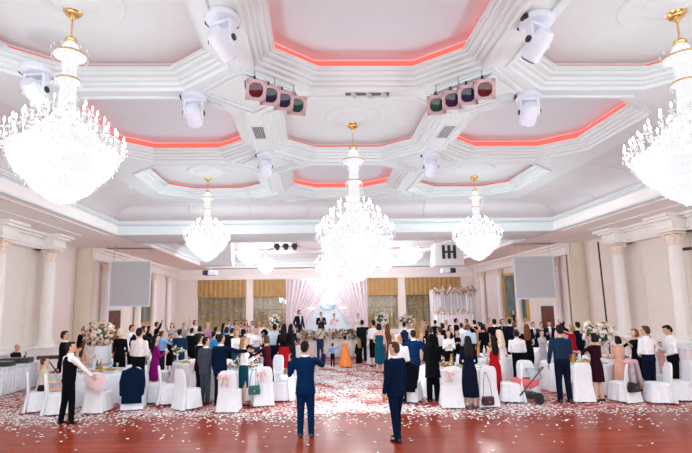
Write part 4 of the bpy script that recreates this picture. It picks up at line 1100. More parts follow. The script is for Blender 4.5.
person('dark haired man right behind the woman in bright blue', -4.10, 20.50, 1.693, 40, 'm', 'jacket:black', 'trousers:black', group='guests standing around the tables', aL='front', aR='front', hair='short:black')
person('woman in blue top in the rear left crowd, right of the lilac shirt', -4.23, 23.00, 1.783, 60, 'f', 'blouse:azure', 'skirt:charcoal', group='guests standing around the tables', aL='hold', aR='upout', hair='long:dark', length=.2)
person('man in black leaning in beyond the outstretched navy sleeve', -3.13, 18.50, 1.719, 30, 'm', 'jacket:black', 'trousers:black', group='guests standing around the tables', aL='front', aR='toast', hair='short:dark', bend=6)
person('man facing the entrance in white shirt, below the first window post', -4.60, 26.50, 1.842, 185, 'm', 'shirt:white', 'trousers:black', group='guests standing around the tables', aL='hold', aR='hold', hair='short:brown')
person('woman in white top facing the entrance beyond the blonde woman', -2.64, 16.80, 1.748, 150, 'f', 'blouse:white', 'skirt:denim', group='guests standing around the tables', aL='clap', aR='clap', hair='long:honey', length=.24)
person('blonde woman in white blouse and teal pencil skirt', -1.79, 12.60, 1.714, 80, 'f', 'blouse:white', 'skirt:teal', group='guests standing around the tables', aL='hold', aR='hold', hair='long:honey', length=.26, sleeve='long', flare=.86)
person('woman in peach far back under the left rear window', -4.38, 27.50, 1.813, 150, 'f', 'dress:peach', '', group='guests standing around the tables', aL='clap', aR='clap', hair='bob:brown', length=.25)
person('man in charcoal suit facing the entrance behind the blonde woman', -3.57, 24.00, 1.742, 200, 'm', 'jacket:charcoal', 'trousers:charcoal', group='guests standing around the tables', aL='hold', aR='relax', hair='short:dark', tie='wine')
person('woman in pink dress beside the pillar between the left rear windows', -3.67, 26.50, 1.828, 170, 'f', 'dress:pink', '', group='guests standing around the tables', aL='hold', aR='toast', hair='long:chestnut', length=.25)
person('auburn haired woman in pale top right above the blonde woman', -2.58, 19.50, 1.749, 160, 'f', 'blouse:rosewhite', 'skirt:black', group='guests standing around the tables', aL='clap', aR='clap', hair='bob:red', length=.22)
person('man in open white shirt under the second rear window', -3.22, 25.50, 1.794, 190, 'm', 'shirt:white', 'trousers:black', group='guests standing around the tables', aL='relax', aR='toast', hair='short:brown')
person('woman in white blouse and denim skirt standing past the wine red dress', -2.15, 18.20, 1.754, 170, 'f', 'blouse:white', 'skirt:denim', group='guests standing around the tables', aL='hold', aR='clap', hair='bun:brown', length=.25)
person('woman in cream dress left of the small white flower ball', -2.74, 24.50, 1.814, 150, 'f', 'dress:cream', '', group='guests standing around the tables', aL='clap', aR='clap', hair='long:blonde', length=.22)
person('man in black vest beside the small white flower ball', -2.33, 23.00, 1.802, 160, 'm', 'vest:black', 'trousers:black', group='guests standing around the tables', aL='hold', aR='hold', hair='short:dark')
person('woman with short brown hair in wine red lace dress leaning to the left table', -1.26, 13.50, 1.706, 290, 'f', 'dress:wine', '', group='guests standing around the tables', aL='fwd', aR='hold', hair='bob:brown', sleeve='long', length=.26, bend=6)
person('tall man in pale shirt seen from behind under the small white flower ball', -1.39, 17.60, 1.874, 5, 'm', 'shirt:paleblue', 'trousers:midnight', group='guests standing around the tables', aL='front', aR='front', hair='short:dark')
person('woman in dark red beside the tall man in pale shirt', -1.43, 21.50, 1.788, 80, 'f', 'dress:burgundy', '', group='guests standing around the tables', aL='hold', aR='hold', hair='bun:chestnut', length=.22)
person('dark haired woman in black top and red skirt', -1.01, 16.80, 1.895, 10, 'f', 'blouse:black', 'skirt:red', group='guests standing around the tables', aL='relax', aR='hold', hair='long:black', length=.22, flare=.9)
person('woman with very long dark hair in charcoal dress near the aisle', -0.85, 18.60, 1.832, 20, 'f', 'dress:charcoal', '', group='guests standing around the tables', aL='relax', aR='hold', hair='long:black', sleeve='long', length=.2)
person('man in blue suit standing on the wood floor, right hand raised, nearest at centre', -0.16, 9.50, 1.797, 8, 'm', 'jacket:blue', 'trousers:blue', group='guests standing around the tables', aL='elbow', aR='toast', hair='short:dark', hy=12)
person('man in navy suit walking on the wood floor, right of the aisle, in profile', 1.53, 9.15, 1.775, 325, 'm', 'jacket:navy', 'trousers:navy', group='guests standing around the tables', aL='down', aR='down', hair='short:brown', hy=-30, walk=.20)
person('man in dark suit standing left on the stage before the pink drape', -0.76, 26.20, 1.880, 140, 'm', 'jacket:charcoal', 'trousers:charcoal', aL='relax', aR='pocket', hair='short:dark', z0=.45)
person('groom in dark suit holding a microphone on the stage', 0.44, 26.20, 1.755, 175, 'm', 'jacket:midnight', 'trousers:midnight', aL='hold', aR='hold', hair='short:brown', z0=.45, tie='black')
person('bride in white gown on the stage beside the groom', 1.15, 26.20, 1.663, 190, 'f', 'dress:white', '', aL='toast', aR='hold', hair='bun:dark', z0=.45, sleeve='none', length=.05, flare=1.9, pale=True)
person('woman in pale dress at the right end of the stage', 2.46, 26.20, 1.644, 200, 'f', 'dress:rosewhite', '', aL='hold', aR='hold', hair='bun:dark', z0=.45, sleeve='short', length=.2)
person('photographer in beige shirt with a diagonal camera strap facing the stage', 0.32, 22.20, 1.694, 10, 'm', 'shirt:beige', 'trousers:denim', group='guests standing around the tables', aL='face', aR='face', hair='short:dark')
person('small boy in light blue shirt standing in the aisle', 0.80, 20.20, 0.931, 10, 'm', 'shirt:skyblue', 'trousers:midnight', aL='elbow', aR='upout', hair='short:brown', hs=1.3)
person('girl in long orange gown in the aisle', 1.32, 20.00, 1.262, 15, 'f', 'dress:orange', '', aL='relax', aR='relax', hair='bun:dark', sleeve='none', length=.03, flare=2.1, hs=1.15)
person('girl with long light brown hair in a black dress with pale hem', 1.87, 19.90, 1.138, 340, 'f', 'coat:black', '', aL='relax', aR='relax', hair='long:honey', length=.14, hs=1.15)
person('bald man in dark green jacket with his arm round a neighbour', 2.25, 22.00, 1.852, 20, 'm', 'jacket:darkgreen', 'trousers:black', group='guests standing around the tables', aL='front', aR='out', hair='short:dark')
person('woman in white blouse and black skirt between the dark green jacket and teal dress', 2.50, 20.00, 1.899, 340, 'f', 'blouse:white', 'skirt:black', group='guests standing around the tables', aL='front', aR='front', hair='bun:dark', length=.2)
person('woman in knee length teal dress at the right of the aisle', 2.47, 18.00, 1.820, 15, 'f', 'dress:tealblue', '', group='guests standing around the tables', aL='front', aR='relax', hair='bob:dark', sleeve='none', length=.2)
person('woman in brown dress with long brown hair below the white flower ball', 2.90, 18.60, 1.775, 30, 'f', 'dress:brown', '', group='guests standing around the tables', aL='front', aR='hold', hair='long:chestnut', sleeve='none', length=.2)
person('bald elderly man in white shirt behind the walking man in navy', 2.19, 12.40, 1.739, 20, 'm', 'shirt:white', 'trousers:black', group='guests standing around the tables', aL='front', aR='front', hair='bald:grey')
person('man in dark blue vest seen from behind beyond the blue suit', 3.89, 20.50, 1.781, 10, 'm', 'vest:slate', 'trousers:black', group='guests standing around the tables', aL='front', aR='front', hair='short:dark')
person('broad man in bright blue suit seen from behind beside the hung black jacket', 2.89, 13.90, 1.761, 10, 'm', 'jacket:blue', 'trousers:midnight', group='guests standing around the tables', aL='elbow', aR='elbow', hair='short:dark')
person('figure in a black hooded top and wide black trousers', 3.09, 12.60, 1.688, 10, 'f', 'coat:black', 'wide:black', group='guests standing around the tables', aL='front', aR='front', hair='hood:black', length=.36)
person('balding man in black beyond the hooded figure', 4.02, 16.50, 1.726, 15, 'm', 'jacket:black', 'trousers:black', group='guests standing around the tables', aL='front', aR='front', hair='short:brown')
person('woman in peach dress under the right rear window', 5.23, 23.00, 1.735, 330, 'f', 'dress:peach', '', group='guests standing around the tables', aL='hold', aR='toast', hair='long:blonde', length=.22)
person('man in black suit facing the entrance under the right rear window', 5.85, 25.00, 1.723, 185, 'm', 'jacket:black', 'trousers:black', group='guests standing around the tables', aL='hold', aR='relax', hair='short:dark', tie='black')
person('woman in dark dress with pale collar left of the flower arch', 6.25, 24.50, 1.729, 10, 'f', 'dress:midnight', '', group='guests standing around the tables', aL='clap', aR='clap', hair='bun:dark', length=.22)
person('woman in pale shimmering top beside the hooded figure', 4.60, 17.50, 1.678, 330, 'f', 'blouse:rosewhite', 'skirt:black', group='guests standing around the tables', aL='clap', aR='hold', hair='bun:brown', length=.22)
person('woman in white blouse facing the entrance behind the black dress', 4.50, 16.00, 1.640, 190, 'f', 'blouse:white', 'skirt:black', group='guests standing around the tables', aL='clap', aR='clap', hair='long:dark', length=.22)
person('woman in black between the pale tops at the right centre table', 5.72, 20.00, 1.644, 120, 'f', 'dress:black', '', group='guests standing around the tables', aL='clap', aR='hold', hair='long:black', length=.22)
person('woman in black vest over white shirt, facing the entrance', 5.37, 17.90, 1.540, 200, 'f', 'vest:black', 'skirt:black', group='guests standing around the tables', aL='hold', aR='clap', hair='bob:brown', length=.22)
person('woman in white below the flower arch', 7.09, 25.50, 1.691, 170, 'f', 'dress:white', '', group='guests standing around the tables', aL='clap', aR='clap', hair='bun:blonde', length=.2)
person('man in black suit turned right, in front of the flower arch', 7.18, 24.00, 1.802, 95, 'm', 'jacket:black', 'trousers:black', group='guests standing around the tables', aL='hold', aR='relax', hair='short:dark')
person('man in charcoal suit right of the arch man, looking left', 7.91, 24.70, 1.750, 260, 'm', 'jacket:charcoal', 'trousers:charcoal', group='guests standing around the tables', aL='relax', aR='hold', hair='short:dark')
person('stout man in white shirt seen from behind, past the long black dress', 5.67, 17.50, 1.770, 15, 'm', 'shirt:paleblue', 'trousers:black', group='guests standing around the tables', aL='front', aR='front', hair='short:red')
person('man in black at the right edge of the flower arch', 7.76, 23.00, 1.744, 350, 'm', 'jacket:black', 'trousers:black', group='guests standing around the tables', aL='relax', aR='relax', hair='short:black')
person('woman in long black dress with wine stockings, from behind at the right centre table', 3.76, 11.70, 1.704, 5, 'f', 'dress:midnight', '', group='guests standing around the tables', aL='front', aR='front', hair='long:dark', sleeve='long', length=.16, flare=1.1, shoes='wine')
person('woman in black left of the tall black suit at the right table', 6.58, 18.50, 1.723, 40, 'f', 'dress:black', '', group='guests standing around the tables', aL='hold', aR='front', hair='bob:black', length=.2)
person('tall man in black suit seen from behind at the right middle table', 7.59, 20.00, 1.864, 5, 'm', 'jacket:black', 'trousers:black', group='guests standing around the tables', aL='elbow', aR='elbow', hair='short:black')
person('woman in red dress with long black hair', 4.70, 12.55, 1.640, 345, 'f', 'dress:red', '', group='guests standing around the tables', aL='front', aR='front', hair='long:black', sleeve='none', length=.10, flare=.95)
person('woman in long white dress with pale blonde hair beside the red dress', 5.36, 13.80, 1.727, 330, 'f', 'dress:white', '', group='guests standing around the tables', aL='hold', aR='front', hair='long:platinum', sleeve='strap', length=.04, flare=.95)
person('woman in peach far behind the tall black suit', 8.81, 24.00, 1.803, 185, 'f', 'dress:peach', '', group='guests standing around the tables', aL='clap', aR='clap', hair='bun:chestnut', length=.2)
person('auburn haired woman in black right of the tall black suit', 8.72, 22.00, 1.801, 160, 'f', 'dress:black', '', group='guests standing around the tables', aL='hold', aR='hold', hair='bob:chestnut', length=.2)
person('man in dark suit with raised hand left of the gold framed window', 8.64, 21.00, 1.825, 350, 'm', 'jacket:midnight', 'trousers:midnight', group='guests standing around the tables', aL='front', aR='high', hair='short:dark')
person('young man in white shirt and black trousers seen from behind near the pram', 6.20, 14.60, 1.678, 20, 'm', 'shirt:white', 'trousers:black', group='guests standing around the tables', aL='front', aR='front', hair='short:dark')
person('woman with wavy brown hair below the gold framed window', 8.05, 19.00, 1.801, 100, 'f', 'dress:midnight', '', group='guests standing around the tables', aL='hold', aR='hold', hair='bob:brown', length=.2)
person('woman in short black dress with long chestnut hair right of the young man', 7.24, 16.20, 1.789, 15, 'f', 'dress:black', '', group='guests standing around the tables', aL='front', aR='front', hair='long:chestnut', sleeve='short', length=.26)
person('man in dark suit and tie facing the entrance left of the red door', 9.47, 20.50, 1.697, 185, 'm', 'jacket:midnight', 'trousers:midnight', group='guests standing around the tables', aL='hold', aR='relax', hair='short:dark', tie='grey')
person('man in dark suit with light tie facing the entrance in front of the red door', 10.17, 20.50, 1.729, 200, 'm', 'jacket:midnight', 'trousers:midnight', group='guests standing around the tables', aL='upout', aR='hold', hair='short:dark', tie='palegrey')
person('woman in pale grey between the two facing men', 10.77, 22.50, 1.619, 200, 'f', 'dress:palegrey', '', group='guests standing around the tables', aL='clap', aR='upout', hair='bun:dark', length=.2)
person('broad man in dark blue sweater seen from behind', 6.30, 12.20, 1.912, 8, 'm', 'sweater:slate', 'trousers:midnight', group='guests standing around the tables', aL='relax', aR='hold', hair='short:dark')
person('blonde woman in bright red stretching her arm out to the left', 9.16, 16.90, 1.702, 320, 'f', 'dress:red', '', group='guests standing around the tables', aL='upout', aR='hold', hair='bob:honey', sleeve='long', length=.24)
person('man in dark suit reaching his arm high, right of the woman in red', 9.78, 17.60, 1.777, 350, 'm', 'jacket:midnight', 'trousers:midnight', group='guests standing around the tables', aL='upout', aR='relax', hair='short:dark')
person('woman in short burgundy dress with dark bob at the right table', 7.17, 12.20, 1.696, 340, 'f', 'dress:burgundy', '', group='guests standing around the tables', aL='fwd', aR='front', hair='bob:dark', sleeve='elbow', length=.29)
person('woman in tan pink dress with black bob, between the burgundy dress and black blouse', 8.23, 12.90, 1.564, 350, 'f', 'dress:peach', '', group='guests standing around the tables', aL='hold', aR='hold', hair='bob:black', sleeve='elbow', length=.20, flare=.95)
person('auburn haired woman in black blouse, in profile facing left', 9.19, 13.60, 1.705, 275, 'f', 'blouse:black', 'skirt:black', group='guests standing around the tables', aL='toast', aR='fwd', hair='bob:red', length=.2, sleeve='elbow')
person('grey haired man in white shirt and navy trousers at the right table', 8.82, 12.60, 1.833, 345, 'm', 'shirt:white', 'trousers:midnight', group='guests standing around the tables', aL='front', aR='elbow', hair='short:brown', hy=-20)
person('man in white shirt looking down at a child near the right edge', 9.51, 12.65, 1.847, 285, 'm', 'shirt:white', 'trousers:black', group='guests standing around the tables', aL='front', aR='hold', hair='short:black', hp=-22)
person('child in pink dress held up beside the man looking down', 9.65, 13.25, 0.800, 200, 'f', 'blouse:pink', 'skirt:pink', aL='hold', aR='relax', hair='short:brown', length=.22, hs=1.25, z0=0.53)
person('woman in white facing the entrance between the vest man and the peach dress', 4.29, 21.00, 1.760, 175, 'f', 'blouse:white', 'skirt:black', group='guests standing around the tables', aL='clap', aR='clap', hair='bun:chestnut', length=.2)
person('woman in cream dress with honey hair left of the hooded figure', 4.16, 19.20, 1.696, 15, 'f', 'dress:cream', '', group='guests standing around the tables', aL='front', aR='clap', hair='long:honey', length=.2)
person('woman in black with a dark bob, in front of the arch stand, left end', 5.71, 21.20, 1.689, 330, 'f', 'dress:black', '', group='guests standing around the tables', aL='clap', aR='hold', hair='bob:dark', length=.2)
person('slim man in white shirt with black hair before the middle of the arch stand', 6.44, 20.80, 1.691, 20, 'm', 'shirt:white', 'trousers:black', group='guests standing around the tables', aL='front', aR='front', hair='short:black')
person('woman in tan dress right of the flower arch', 7.16, 20.60, 1.729, 320, 'f', 'dress:tan', '', group='guests standing around the tables', aL='front', aR='toast', hair='bun:dark', length=.22)
person('woman in black with dark bob above the outstretched navy sleeve', -3.48, 19.60, 1.719, 20, 'f', 'dress:black', '', group='guests standing around the tables', aL='front', aR='clap', hair='bob:dark', length=.2)
person('woman in white top at the left post of the first rear window', -6.45, 26.50, 1.869, 120, 'f', 'blouse:white', 'skirt:black', group='guests standing around the tables', aL='clap', aR='clap', hair='bob:brown', length=.2)
person('woman in charcoal top left of the man with the high stretched arm', -6.39, 18.40, 1.848, 60, 'f', 'blouse:charcoal', 'skirt:black', group='guests standing around the tables', aL='clap', aR='toast', hair='bob:dark', length=.2)
person('woman in pale grey dress beyond the pram, facing the entrance', 8.12, 17.00, 1.538, 160, 'f', 'dress:palegrey', '', group='guests standing around the tables', aL='clap', aR='clap', hair='bun:dark', length=.22)
# ------------------------------------------------------------------ tables
TABLES = [  # x, y, where, laid
 (-6.05, 13.8, 'near left', 2), (-2.1, 14.1, 'left of the aisle', 2), (3.95, 13.6, 'right of the aisle', 2), (7.65, 14.0, 'near right', 2),
 (-7.35, 16.5, 'with big blush flowers', 1), (9.6, 15.2, 'with big white roses', 1), (-3.6, 16.0, 'with low pale flowers', 1), (-1.9, 20.3, 'with left flower ball', 0),
 (3.5, 21.9, 'with right flower ball', 0), (4.7, 24.1, 'with wide pale flowers', 0), (5.75, 16.1, 'behind the red dress', 1), (8.6, 18.0, 'before the red door', 0), (-6.2, 20.6, 'before the left gold window', 0)]
for k, (x, y, w_, laid) in enumerate(TABLES):
    tbl(x, y, w_, k)
    if laid == 2: lay_table(x, y, w_, k)
    elif laid == 1:
        z = .767
        for j, wd in enumerate(('left', 'front', 'right')):
            tag(link('food_platter', plat_me[(k+j) % 4], None, (x-.45+.45*j, y-.45+.1*(j % 2), z)), 'platter of food %s on the table %s' % (wd, w_), 'food', 'food platters')
            tag(link('wine_glass', goblet_me, None, (x-.30+.5*j, y-.68, z)), 'stemmed glass at the %s front of the table %s' % (wd, w_), 'glass', 'stemmed glasses')
            tag(link('bottle', bot_me[(k+j) % 3], None, (x-.2+.2*j, y+.1, z)), '%s bottle %s on the table %s' % (('green', 'amber', 'clear')[(k+j) % 3], wd, w_), 'bottle', 'table bottles')
tall_flowers(-6.95, 15.9, .767, .62, .50, 'big blush and cream flower dome on a white draped table at the left', 1, (0, 1, 1, 1, 2, 4), 130, .8, 1.12, .40)
tall_flowers(9.1, 15.2, .767, .42, .50, 'big white rose dome beside the right wall column', 2, (0, 0, 0, 1, 2), 120, .85)
tall_flowers(-1.57, 20.0, .767, 1.0, .28, 'small white flower ball left of the pink stage drape', 3, (0, 0, 1), 60, 1)
tall_flowers(3.08, 21.4, .767, .95, .33, 'white flower ball right of the pink stage drape', 4, (0, 0, 0, 1), 70, 1)
tall_flowers(4.6, 23.55, .767, .78, .36, 'wide pale flowers right of the white ball, before the windows', 5, (0, 1, 2, 1), 70, .75, 1.4)
tall_flowers(-4.4, 15.85, .767, .25, .2, 'low pale flowers on the table behind the magenta dress', 6, (0, 1), 30, .8)
tall_flowers(3.45, 13.3, .767, .10, .17, 'low orange and white flowers on the near right centre table', 7, (1, 0, 4), 26, .8)
tall_flowers(-2.1, 13.7, .767, .10, .16, 'low yellow and white flowers on the near left centre table', 8, (1, 0, 0), 26, .8)

# ------------------------------------------------------------------ chairs
CHAIRS = [
 (-6.80, 12.33, 62, 'white covered chair holding the seated woman in beige', 0), (-6.15, 11.95, 66, 'white covered chair partly hidden by the waiter', 0),
 (-5.25, 12.15, 5, 'white covered chair the waiter touches with a pink napkin', 0), (-4.78, 12.95, 330, 'white covered chair left of the hung navy jacket', 0), (-4.50, 12.45, 350, 'white covered chair with the navy jacket hung over it', 0),
 (-4.20, 13.2, 75, 'white covered chair right of the navy jacket, turned right', 0), (-3.78, 12.95, 70, 'white covered chair in profile left of the grey suit', 0), (-3.12, 12.3, 40, 'white covered chair before the black and grey suits', 0),
 (-2.03, 11.95, 4, 'white covered chair with blush bow before the navy suit', 1), (-1.32, 12.6, 345, 'white covered chair with bow and the teal handbag', 1), (-.85, 13.1, 280, 'white covered chair at the aisle behind the man in blue suit', 0),
 (2.52, 12.72, 30, 'white covered chair with the black jacket hung over it', 0), (3.35, 11.92, 6, 'white covered chair with blush bow left of the long black dress', 1), (4.16, 11.93, 352, 'white covered chair with the dark handbag right of the long black dress', 0),
 (5.02, 12.35, 285, 'white covered chair left of the pram, turned left', 0), (5.75, 13.0, 35, 'white covered chair left of the blue sweater', 0), (6.75, 12.3, 8, 'white covered chair between the blue sweater and burgundy dress', 0),
 (7.75, 12.1, 340, 'white covered chair with the grey scarf and black bag', 0), (8.48, 11.88, 285, 'white covered chair turned left below the child in pink', 0), (9.18, 12.12, 280, 'white covered chair farthest right, beside the draped counter', 0),
 (9.55, 13.2, 200, 'white covered chair with the child in pink standing on it', 0)]
for k, (x, y, a, lab, bow) in enumerate(CHAIRS): chair(x, y, a, lab, bow, k)
PXY = [(o.location.x, o.location.y) for o in bpy.data.objects if o.get('category') == 'person']
cpos = [(c[0], c[1]) for c in CHAIRS]
SIDE = {0: 'right', 1: 'back right', 2: 'back', 3: 'back left', 4: 'left', 5: 'front left', 6: 'front', 7: 'front right'}
for ti in (4, 5, 6, 7, 8, 10, 11, 12, 1, 2, 3):
    x, y, w_, _ = TABLES[ti]
    for q in (0, 1, 3, 4, 5, 6, 7):
        if ti in (1, 2, 3) and q > 3: continue
        t = q*PI/4+.12; px, py = x+1.36*math.cos(t), y+1.36*math.sin(t)
        if any(math.hypot(px-a, py-c) < .62 for a, c in PXY) or any(math.hypot(px-a, py-c) < .66 for a, c in cpos): continue
        if math.hypot(px+8.55, py-16.4) < .95 or math.hypot(px-10.4, py-13.7) < .8: continue
        if any(math.hypot(px-T_[0], py-T_[1]) < 1.3 for T_ in TABLES if T_ is not TABLES[ti]): continue
        cpos.append((px, py))
        chair(px, py, math.degrees(math.atan2(x-px, y-py)) % 360, 'white chair at the %s of the table %s' % (SIDE[q], w_), q in (5, 6), q)

# ------------------------------------------------------------------ things on and by the chairs
def hung_jacket(x, y, a, col, label, wide=1.0, low=.24):
    root = thing('hung_jacket', label, 'jacket', (x, y, 0), -math.radians(a))
    b = B()
    def sec(z, w, y0, th, n=26):
        return [(w*math.copysign(abs(math.cos(t))**.7, math.cos(t))*(1+.03*math.sin(8*t)), y0+th*math.copysign(abs(math.sin(t))**.8, math.sin(t)), z) for t in [2*PI*j/n for j in range(n)]]
    b.rings([sec(low, .27*wide, -.37, .045), sec(.45, .265*wide, -.355, .055), sec(.7, .262*wide, -.325, .07), sec(.88, .262*wide, -.30, .075), sec(.97, .24*wide, -.285, .07), sec(1.02, .15*wide, -.275, .055), sec(1.035, .06, -.27, .03)])
    b.obj('jacket_body', fab(col), root)
    for s_ in (-1, 1):
        b = B(); b.limb([(s_*.24*wide, -.29, .93), (s_*.29*wide, -.33, .7), (s_*.28*wide, -.36, .42)], [.06, .055, .045], 12); b.obj('sleeve', fab(col), root)
    b = B(); b.limb([(-.09, -.22, 1.0), (0, -.31, 1.05), (.09, -.22, 1.0)], [.025, .03, .025], 10); b.obj('collar', fab(col), root)
hung_jacket(-4.50, 12.45, 350, 'navy', 'navy suit jacket hung over a white chair before the man in white shirt', .86, .2)
hung_jacket(2.52, 12.72, 30, 'black', 'black jacket hung over a white chair behind the walking man', .9, .3)
def handbag(x, y, z, a, col, label, w=.26, h=.2, strap=.5, name='handbag'):
    t = thing(name, label, 'bag', (x, y, z), -math.radians(a)); m = mat('leather '+label[:14], col, .35, .15, 20, bump=.15)
    b = B(); b.rings([[(-w/2, -.05, 0), (w/2, -.05, 0), (w/2, .05, 0), (-w/2, .05, 0)], [(-w*.53, -.055, h*.5), (w*.53, -.055, h*.5), (w*.53, .055, h*.5), (-w*.53, .055, h*.5)], [(-w*.46, -.03, h), (w*.46, -.03, h), (w*.46, .03, h), (-w*.46, .03, h)]])
    b.obj('pouch', m, t)
    b = B(); b.box((0, -.058, h*.68), (w*.98, .012, h*.6), bev=.004); b.obj('flap', m, t)
    b = B(); b.box((0, -.068, h*.42), (.035, .012, .025), bev=.003); b.obj('clasp', gold, t)
    b = B(); b.tube([(-w*.45, 0, h*.9), (-w*.3, .02, h+strap*.6), (-.02, .05, h+strap), (.02, .05, h+strap), (w*.3, .02, h+strap*.6), (w*.45, 0, h*.9)], .007, 6); b.obj('strap', m, t)
handbag(-1.48, 12.24, .33, 345, (.01, .12, .12), 'teal green handbag hanging from a white chair left of the aisle', .27, .22, .42)
handbag(4.12, 11.55, .10, 350, (.05, .012, .02), 'dark wine handbag leaning on a chair cover by the long black dress', .26, .2, .55)
handbag(7.78, 11.74, .30, 340, (.012, .012, .014), 'black handbag hanging on the chair with the grey scarf', .30, .24, .45)
t = thing('scarf', 'grey pink scarf tied over a chair back at the right', 'scarf', (7.75, 12.1, 0), -math.radians(340))
b = B(); b.limb([(-.18, -.24, 1.0), (-.05, -.32, 1.02), (.12, -.30, 1.0), (.2, -.24, .99)], [.04, .06, .06, .04], 10); b.obj('knot', fab('pink'), t)
for q in (-.06, .10):
    b = B(); b.limb([(q, -.33, .98), (q*1.2, -.345, .75), (q*1.5, -.36, .52)], [.05, .055, .06], 10); b.obj('tail', mat('grey pink scarf', (.42, .33, .35), .7, .15, 10), t)
t = thing('napkin', 'pink cloth napkin held by the waiter over a chair back', 'napkin', (-5.25, 12.15, 0), 0)
b = B()
b.rings([[(-.24+.0, -.345, .90), (.10, -.365, .95), (.30, -.36, .90), (.30, -.335, .90), (.10, -.335, .95), (-.24, -.32, .90)], [(-.16, -.40, .72), (.08, -.42, .70), (.33, -.39, .74), (.33, -.365, .74), (.08, -.39, .70), (-.16, -.375, .72)], [(.02, -.41, .58), (.08, -.43, .52), (.20, -.40, .56), (.20, -.375, .56), (.08, -.40, .52), (.02, -.385, .58)]])
b.obj('cloth', mat('pink napkin linen', (.80, .60, .62), .8, .05, 10), t)

# pram
t = thing('pram', 'pram with pink seat, grey hood and black wheels between the right tables', 'pram', (5.36, 12.2, 0), math.radians(66)); t.scale = (.88, .88, .88)
for q, (wx, wy_, r) in enumerate(((-.24, -.30, .13), (.24, -.30, .13), (-.24, .32, .10), (.24, .32, .10))):
    b = B(); Mw = Matrix.Translation((wx, wy_, r)) @ Matrix.Rotation(PI/2, 4, 'Y')
    b.lathe([(r*.72, -.022), (r*.95, -.022), (r, 0), (r*.95, .022), (r*.72, .022), (r*.72, -.022)], 24, M=Mw); w_ = b.obj('wheel', black_plastic, t)
    b = B(); b.lathe([(.001, -.018), (r*.2, -.02), (r*.2, .02), (.001, .018)], 14, M=Mw)
    for j in range(5): b.box((0, r*.36*0+.0, 0), (r*1.4, .02, .012), M=Mw @ Matrix.Rotation(j*PI/5, 4, 'Z'))
    b.obj('hub', grey_metal, w_)
b = B()
for s_ in (-1, 1):
    b.tube([(s_*.24, -.30, .13), (s_*.24, 0, .42), (s_*.23, .32, .10)], .013, 8); b.tube([(s_*.24, .30, .12), (s_*.23, -.1, .6), (s_*.22, -.42, .98)], .013, 8)
b.tube([(-.24, -.30, .13), (.24, -.30, .13)], .012, 8); b.tube([(-.23, .32, .1), (.23, .32, .1)], .012, 8); b.obj('frame', black_plastic, t)
b = B(); b.limb([(-.22, -.42, .98), (0, -.46, 1.01), (.22, -.42, .98)], [.018, .02, .018], 8); b.obj('handle', black_plastic, t)
b = B(); b.rings([wob_ring(.15, .22, .42, 0, 3, 28, cy=.06, sq=3), wob_ring(.21, .36, .52, 0, 3, 28, cy=.04, sq=3), wob_ring(.22, .40, .68, 0, 3, 28, cy=.04, sq=3), wob_ring(.17, .33, .69, 0, 3, 28, cy=.04, sq=3), wob_ring(.14, .2, .52, 0, 3, 28, cy=.04, sq=3)]); b.obj('seat', mat('pink pram fabric', (.75, .16, .20), .7, .08, 10), t)
b = B(); R_ = []
for j in range(7):
    a_ = -.5+j*.33; R_.append([(.225*math.cos(u), -.12+.30*math.sin(u)*math.sin(a_)*-1+0*u, .66+.33*math.sin(u)*math.cos(a_)) for u in [PI*i/14 for i in range(15)]])
b.rings(R_, cap=False, closed=False); o = b.obj('hood', mat('grey pram hood', (.40, .41, .44), .7, .05, 10), t); md = o.modifiers.new('s', 'SOLIDIFY'); md.thickness = .012
b = B(); b.rings([wob_ring(.17, .22, .17, 0, 3, 24, sq=3), wob_ring(.20, .25, .30, 0, 3, 24, sq=3)]); b.obj('basket', black_plastic, t)

# sound table on the left
def pleated_box(x0, x1, y0, y1, z0, z1, amp=.03, pitch=.16):
    b = B(); pts = []
    def side(p, q):
        L_ = math.hypot(q[0]-p[0], q[1]-p[1]); n_ = max(2, int(L_/pitch*6)); nx, ny = (q[1]-p[1])/L_, -(q[0]-p[0])/L_
        for i in range(n_):
            s_ = i/n_; w_ = amp*math.sin(2*PI*s_*L_/pitch); pts.append((p[0]+(q[0]-p[0])*s_+nx*w_, p[1]+(q[1]-p[1])*s_+ny*w_))
    c = [(x0, y0), (x1, y0), (x1, y1), (x0, y1)]
    for i in range(4): side(c[i], c[(i+1) % 4])
    b.rings([[(p[0], p[1], z0) for p in pts], [(p[0], p[1], z1-.02) for p in pts], [(max(x0, min(x1, p[0])), max(y0, min(y1, p[1])), z1) for p in pts]])
    return b
t = thing('sound_table', 'white skirted sound table at the left edge', 'table', (0, 0, 0))
pleated_box(-10.7, -9.15, 14.6, 16.9, .02, .76).obj('table_skirt', cloth_white, t)
b = B(); b.box((-9.92, 15.75, .775), (1.6, 2.34, .03)); b.obj('tabletop', cloth_white, t)
def gear(name, label, cat, x, y, d, rz, z=.79):
    t = thing(name, label, cat, (x, y, z), rz); b = B(); b.box((0, 0, d[2]/2), d, bev=.01); b.obj('case', black_plastic, t)
    b = B(); rnd = random.Random(4)
    for j in range(5):
        for i in range(3): b.lathe([(.014, 0), (.012, .02), (.001, .021)], 8, (-d[0]*.38+d[0]*.19*j, -d[1]*.3+d[1]*.25*i, d[2]))
    b.obj('knobs', grey_metal, t)
gear('mixing_console', 'black sound mixing console on the left skirted table', 'mixer', -9.75, 16.2, (.9, .5, .16), .2)
gear('amplifier', 'black amplifier box at the edge of the left skirted table', 'amplifier', -9.55, 15.3, (.5, .4, .14), .1)
t = thing('keyboard_stand', 'black keyboard on a crossed stand right of the sound table', 'keyboard', (-8.55, 16.4, 0), .3)
b = B(); b.box((0, 0, .95), (1.1, .34, .12), bev=.02); b.obj('keyboard', black_plastic, t)
b = B(); b.box((.0, -.07, 1.015), (1.0, .14, .012)); b.obj('keys', white_plastic, t)
